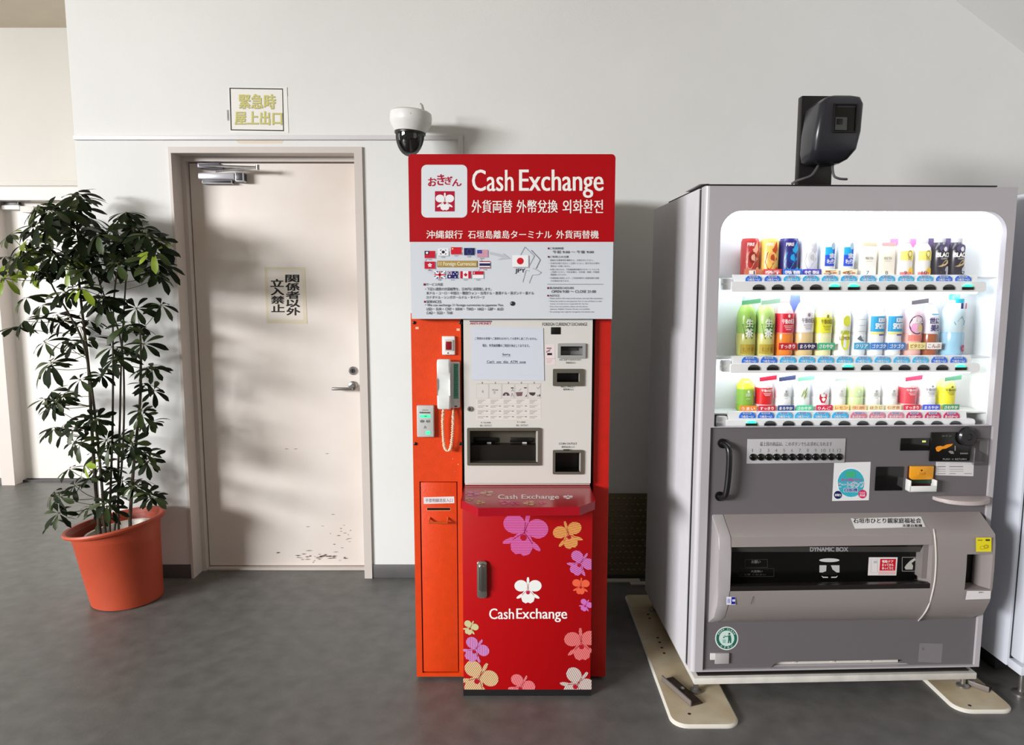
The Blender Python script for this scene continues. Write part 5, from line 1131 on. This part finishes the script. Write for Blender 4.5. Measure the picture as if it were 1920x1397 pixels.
# lofted body: rounded rectangles stacked upwards
b = B(); secs = []
def sec(z, xa, xb, ya, yb, r): return [b.bm.verts.new((px, py, z)) for px, py in rr(xa, xb, ya, yb, r, 4)]
fx = xf-.045
S_ = [(zb_, fx+.02, x1-.05, -.095, -.012, .02), (zb_+.012, fx+.002, x1-.03, -.115, -.006, .024), (zm_-.03, fx-.002, x1-.01, -.135, -.003, .024), (zm_+.03, fx, x1-.002, -.143, -.003, .022), (zt_-.03, fx+.012, x1, -.146, -.003, .022), (zt_-.008, fx+.035, x1-.008, -.14, -.012, .022), (zt_, fx+.055, x1-.028, -.125, -.03, .02)]
rings = [sec(*q) for q in S_]; mk = b.mi(mat('device_hood', (44, 44, 50), .28))
for ra, rb_ in zip(rings[:-1], rings[1:]):
    for i in range(len(ra)): b.bm.faces.new((ra[i], ra[(i+1) % len(ra)], rb_[(i+1) % len(ra)], rb_[i])).material_index = mk
b.bm.faces.new(rings[0]).material_index = mk; b.bm.faces.new(rings[-1]).material_index = mk
b.build('hood', de, angle=50)
w0, w1 = DLn(1564, 194, 2.6), DLn(1606, 248, 2.6)
b = B().plate([(w0[0], w1[1]), (w1[0], w1[1]), (w1[0], w0[1]), (w0[0], w0[1])], [[(w0[0]+.004, w1[1]+.004), (w1[0]-.004, w1[1]+.004), (w1[0]-.004, w0[1]-.004), (w0[0]+.004, w0[1]-.004)]], -.152, -.142, db)
b.cavity(w0[0]+.004, w1[0]-.004, -.150, -.1455, w1[1]+.004, w0[1]-.004, mat('window_dark', (16, 17, 16), .15))
b.box(w0[0]+.006, w0[0]+.05, -.151, -.1482, w1[1]+.006, w1[1]+.052, mat('window_inner', (66, 68, 66), .3), .002); b.box(w0[0]+.01, w0[0]+.032, -.1525, -.1511, w1[1]+.026, w1[1]+.046, M_black, .002)
b.build('lens_window', de)
mt_ = mat('cable_grey', (96, 92, 96), .4)
for nm, pp in (('left', [(1536, 306, 2.7), (1531, 316, 2.69), (1521, 329, 2.68), (1506, 335, 2.68), (1494, 339, 2.69), (1484, 345, 2.7)]), ('right', [(1562, 306, 2.7), (1561, 316, 2.68), (1564, 330, 2.67), (1574, 335, 2.67), (1588, 336, 2.68)])):
    p3 = []
    for u, v, Y in pp: q = VI @ atY(u, v, Y); p3.append(Vector((q.x-dv.x, q.y-dv.y, max(q.z-RZ, .005))))
    B().tube(smooth(p3, 5), .0045, mt_, 8).build('cable', de)

# anchor plates under the machine
M_pl = mat('plate_cream', (214, 204, 180), .5, noise=.14, nscale=7, second=(186, 168, 136)); M_ple = mat('plate_edge', (226, 222, 212), .4); M_rust = mat('rusty_steel', (64, 44, 34), .6, noise=.3, nscale=30)
def anchor(x0, x1, y0, y1, foot, lab, br_rot, bx):
    o = empty('anchor_plate', ((x0+x1)/2, (y0+y1)/2, 0), lab, 'anchor plate', 'anchor plates under the vending machine'); cx, cy = (x0+x1)/2, (y0+y1)/2
    hx_, hy_ = (x1-x0)/2, (y1-y0)/2; c1 = .006
    lo = rr(-hx_, hx_, -hy_, hy_, (.055, .05, .02, .02), 6); hi = rr(-hx_+c1, hx_-c1, -hy_+c1, hy_-c1, (.05, .045, .016, .016), 6)
    b = B(); rs = [[b.bm.verts.new((p[0], p[1], z)) for p in pts] for pts, z in ((lo, 0), (lo, .006), (hi, .012))]
    for q, (ra, rb_) in enumerate(zip(rs[:-1], rs[1:])):
        for i in range(len(ra)): b.bm.faces.new((ra[i], ra[(i+1) % len(ra)], rb_[(i+1) % len(ra)], rb_[i])).material_index = b.mi(M_ple)
    b.bm.faces.new(rs[-1]).material_index = b.mi(M_pl); b.bm.faces.new(rs[0]).material_index = b.mi(M_pl)
    b.build('plate', o)
    for hx2, hy2 in ((-.045, .13), (-.045, .09), (-.045, .045), (-.045, 0), (-.045, -.42), (-.045, .35), (-.045, .31)):
        B().lathe([(.006, 0), (.006, .0004)], M_black, 12, (hx2, hy2-.04, .0121)).build('bolt_hole', o)
    R_ = Matrix.Translation((foot[0]-cx, foot[1]-cy, 0)) @ Matrix.Rotation(math.radians(br_rot), 4, 'Z')
    b = B().box(bx[0], bx[1], bx[2], bx[3], .0125, .0175, M_rust, .001, M=R_); b.box(bx[0], bx[1], bx[2]-.0045, bx[2]-.0002, .0125, .034, mat('bracket_edge', (120, 112, 108), .4), .001, M=R_)
    bb = b.build('bracket', o)
    B().lathe([(.010, .018), (.010, .027), (.005, .03)], M_steel, 6, (R_ @ Vector(((bx[0]+bx[1])/2, (bx[2]+bx[3])/2, 0)))).build('bracket_bolt', bb)
    return o
f1 = VM @ Vector((.03, .03, 0)); f2 = VM @ Vector((W_-.035, .03, 0))
anchor(.549, .786, 2.292, 3.345, f1, 'cream anchor plate with a row of holes, on the floor nearer the red pedestal', -68, (-.11, .075, -.072, -.024))
anchor(1.577, 1.79, 2.378, 3.36, f2, 'cream anchor plate under the coin return end of the grey machine', -48, (-.04, .08, .025, .062))

# second machine at the frame edge
m2 = empty('white_vending_machine', (1.857, 2.47, 0), 'white vending machine just past the coin return end of the grey one', 'vending machine', rotz=math.radians(1.0))
Mw2 = mat('machine_white', (214, 218, 228), .36)
B().box(0, 1.1, .075, .76, .088, 1.835, Mw2, .004).build('body', m2)
B().box(.002, 1.1, .0, .066, .13, 1.835, Mw2, .012, 3).build('door', m2)
B().box(.01, 1.09, .0661, .0749, .1, 1.83, M_black).build('door_gasket', m2)
B().box(.002, 1.1, .002, .07, .088, .122, Mw2, .003).build('base_panel', m2)
for x, y in ((.03, .03), (.03, .7), (1.05, .03), (1.05, .7)): B().lathe([(.03, 0), (.03, .008), (.011, .014), (.011, .088)], M_steel, 18, (x, y, 0)).build('levelling_foot', m2)
B().box(.05, 1.08, .2, .7, .004, .0875, mat('undercarriage', (26, 25, 26), .6)).build('undercarriage', m2)

# tread plate kicker on the wall between the machines
b = B(); y_ = WALL_Y-.012; M_tr = mat('tread_steel', (118, 106, 84), .38, metal=.6)
b.box(.42, 1.6, y_, WALL_Y-.0065, .022, .452, M_tr); random.seed(8)
for i in range(30):
    for j in range(13):
        x, z = .432+i*.0285+(.0142 if j % 2 else 0), .045+j*.0316
        b.lathe([(.0085, -.0005), (.0065, .0022), (.002, .003)], M_tr, 8, (x, y_, z), 'y', cap=True)
tp = b.build('tread_plate'); tag(tp, 'embossed metal tread plate fixed low on the wall between red kiosk and grey machine', 'metal plate')
b = B().box(.43, .655, 3.505, 3.54, .0005, .012, mat('strip_white', (200, 192, 182), .5), .003); b.box(.60, .72, 3.47, 3.503, .0005, .012, mat('strip_white', (200, 192, 182), .5), .003)
tag(b.build('floor_strip'), 'pale flat strip lying on the floor below the tread plate', 'strip')
# ------------------------------------------------------------------ potted plant by the door
PX, PY_ = -1.868, 3.335
pl = empty('potted_plant', (PX, PY_, 0), 'tall umbrella plant with dark leaves in an orange pot beside the door', 'plant')
M_pot = mat('pot_orange', (186, 76, 46), .5, noise=.1, nscale=5, second=(170, 64, 38)); M_pin = mat('inner_pot', (214, 206, 194), .5); M_soil = mat('soil', (44, 34, 26), .9, noise=.4, nscale=40)
HP = .385
def lean(p):
    t = max(p.z, 0)/HP; return (p.x-.04*t*t, p.y, p.z+.155*p.x*t**1.5)
ir = [(.15, 0), (.158, .005), (.19, HP-.03), (.195, HP-.022), (.216, HP-.018), (.221, HP-.008), (.217, HP), (.205, HP-.002), (.196, HP-.02), (.184, HP-.07), (.16, .16), (.001, .15)]
B().lathe(ir, M_pot, 56, fn=lean).build('outer_pot', pl)
def lean2(p): q = lean(p); return (q[0]+.012, q[1], q[2])
B().lathe([(.10, .152), (.140, HP-.055), (.149, HP-.045), (.149, HP-.038), (.138, HP-.04), (.128, HP-.075)], M_pin, 44, fn=lean2, cap=False).build('inner_pot', pl)
B().lathe([(.131, HP-.085), (.06, HP-.075), (.001, HP-.072)], M_soil, 40, fn=lean2, cap=False).build('soil', pl)
M_bark = mat('bark', (62, 52, 36), .8, noise=.3, nscale=30); M_leaf = mat('leaf_dark', (29, 40, 18), .6, noise=.25, nscale=12, second=(18, 26, 12), spec=.1); M_leaf2 = mat('leaf_mid', (56, 70, 32), .45, noise=.2, nscale=12, spec=.3); M_leafy_lit = mat('leaf_yellow_lit', (132, 156, 36), .42, noise=.2, nscale=12); M_pet = mat('petiole', (70, 76, 40), .6)
random.seed(21)
PO = Vector((PX, PY_, 0))
def PP(u, v, Y): return atY(u, v, Y)-PO
STEMS = [([(186, 985), (180, 920), (172, 800), (166, 690), (156, 600), (148, 520), (150, 450), (140, 400)], 3.28, .0085),
         ([(205, 992), (208, 900), (211, 800), (212, 690), (212, 600), (218, 520), (235, 470), (240, 430)], 3.33, .006),
         ([(222, 990), (222, 880), (225, 780), (227, 690), (232, 590), (238, 500), (246, 430)], 3.37, .006),
         ([(243, 985), (250, 880), (262, 760), (264, 690), (264, 650), (262, 610)], 3.30, .0085),
         ([(196, 985), (190, 900), (176, 760), (158, 650), (130, 590), (100, 540), (80, 490)], 3.26, .007),
         ([(214, 1000), (230, 850), (232, 700), (222, 620), (190, 540), (170, 460), (160, 420)], 3.40, .0055)]
stem_pts = []
for pts, Y, r in STEMS:
    c3 = smooth([PP(u, v, Y+.02*math.sin(i*1.7)) for i, (u, v) in enumerate(pts)], 6); n = len(c3)
    c3[0] = Vector((c3[0].x, c3[0].y, min(c3[0].z, .30)))
    B().tube(c3, [r*(1-.55*i/n) for i in range(n)], M_bark, 8).build('stem', pl)
    stem_pts += c3[4:]
WH = [(140,362),(128,385),(152,392),(70,392),(96,395),(62,425),(86,428),(110,422),(142,428),(168,408),(184,440),(203,455),(226,408),(214,428),(250,428),(276,440),(298,450),(290,470),(262,458),(236,452),(18,440),(8,482),(34,480),(46,458),(62,470),(85,462),(102,480),(126,468),(152,468),(168,482),(192,470),(30,510),(8,522),(60,512),(76,508),(112,492),(140,488),(176,496),(210,505),(292,512),(306,498),(240,492),(266,472),(50,558),(44,602),(30,612),(80,572),(76,596),(120,545),(136,540),(152,540),(106,590),(116,602),(186,562),(196,574),(206,560),(166,600),(150,612),(256,578),(250,606),(302,572),(256,612),(235,612),(84,642),(96,680),(120,640),(140,642),(170,632),(210,650),(216,672),(236,656),(270,645),(276,688),(226,652),
      (96,735),(84,748),(116,740),(100,762),(106,752),(150,712),(190,702),(200,690),(286,692),(288,732),(266,780),(282,792),(126,790),(100,806),(120,812),(140,802),(150,832),(170,782),(182,786),(200,825),(226,820),(246,832),(250,852),(272,850),(276,866),(180,850),(160,872),(190,880),(210,880),(130,880),(140,910),(170,896),(230,902),(250,912),(266,900),(276,926),(286,932),(100,926),(112,932),(190,930),(200,942),(220,932),(110,962),(104,976),(182,962),(196,968),
      (150,375),(120,410),(100,445),(180,425),(155,450),(130,500),(95,510),(45,495),(20,500),(215,480),(282,490),(230,470)]
fol = B(); kd, km, ky, kp = fol.mi(M_leaf), fol.mi(M_leaf2), fol.mi(M_leafy_lit), fol.mi(M_pet)
def leaflet(base, d, nrm, Lh, Wd, k, droop):
    d = d.normalized(); side = d.cross(nrm).normalized(); n = 6; rows = []
    for i in range(n+1):
        t = i/n; w = Wd*(math.sin(math.pi*min(1, t*.82+.03)**.9))**.85*(.3+.7*t) if 0 < i < n else Wd*.06
        c = base+d*(Lh*(.14+.86*t))-nrm*(droop*Lh*t*t)
        f_ = nrm*(.18*w)
        rows.append([fol.bm.verts.new(c-side*w+f_), fol.bm.verts.new(c), fol.bm.verts.new(c+side*w+f_)])
    for a, c in zip(rows[:-1], rows[1:]):
        for j in (0, 1): fol.bm.faces.new((a[j], a[j+1], c[j+1], c[j])).material_index = k
    s0 = [fol.bm.verts.new(base+side*.0012), fol.bm.verts.new(base-side*.0012)]
    fol.bm.faces.new((s0[0], s0[1], rows[0][0], rows[0][2])).material_index = kp
WH2 = [(u+random.uniform(-16, 16), v+random.uniform(-14, 14)) for u, v in WH if random.random() < (.6 if v < 520 else .2)]
for (u, v) in WH+WH2:
    Y = random.uniform(3.08, 3.44) if u > 120 else random.uniform(3.0, 3.5)
    hub = PP(u, v, Y)
    near = min(stem_pts, key=lambda q: (q-hub).length+abs(q.z-hub.z+.05)*.6+random.uniform(0, .08))
    out = (hub-near); out.z = 0; out = out.normalized() if out.length > 1e-4 else Vector((0, -1, 0))
    mid = (near+hub)/2+Vector((0, 0, -.01)); fol.tube(smooth([near, mid, hub], 3), .0016, M_pet, 5)
    nrm = (Vector((0, 0, 1))*random.uniform(.7, 1.1)+out*random.uniform(.1, .7)+Vector((random.uniform(-.3, .3), -random.uniform(.0, .7), 0))).normalized()
    e1 = nrm.orthogonal().normalized(); e2 = nrm.cross(e1); m_ = random.choice((6, 7, 7, 8)); a0 = random.uniform(0, 6.28)
    big = 1.0 if v < 690 else .86; big *= 1.08 if v < 480 else 1
    yel_lit = (u < 64 and 425 < v < 525 and random.random() < .85) or random.random() < .025  # bright leaves at left: the light on them put into a yellow-green colour
    for i in range(m_):
        a = a0+i*2*math.pi/m_+random.uniform(-.15, .15); d = e1*math.cos(a)+e2*math.sin(a)-nrm*random.uniform(.0, .35)
        Lh = random.uniform(.072, .10)*big; k = ky if (yel_lit and random.random() < .8) else (km if random.random() < .22 else kd)
        leaflet(hub, d, nrm, Lh, Lh*random.uniform(.18, .24), k, random.uniform(.15, .45))
# keep the leaves on this side of the wall
for vt in fol.bm.verts:
    if vt.co.x+PX > XR-.02 and vt.co.y+PY_ > WALL_Y-.015: vt.co.y = WALL_Y-.015-PY_
o = fol.build('foliage', pl, recalc=False, angle=70)
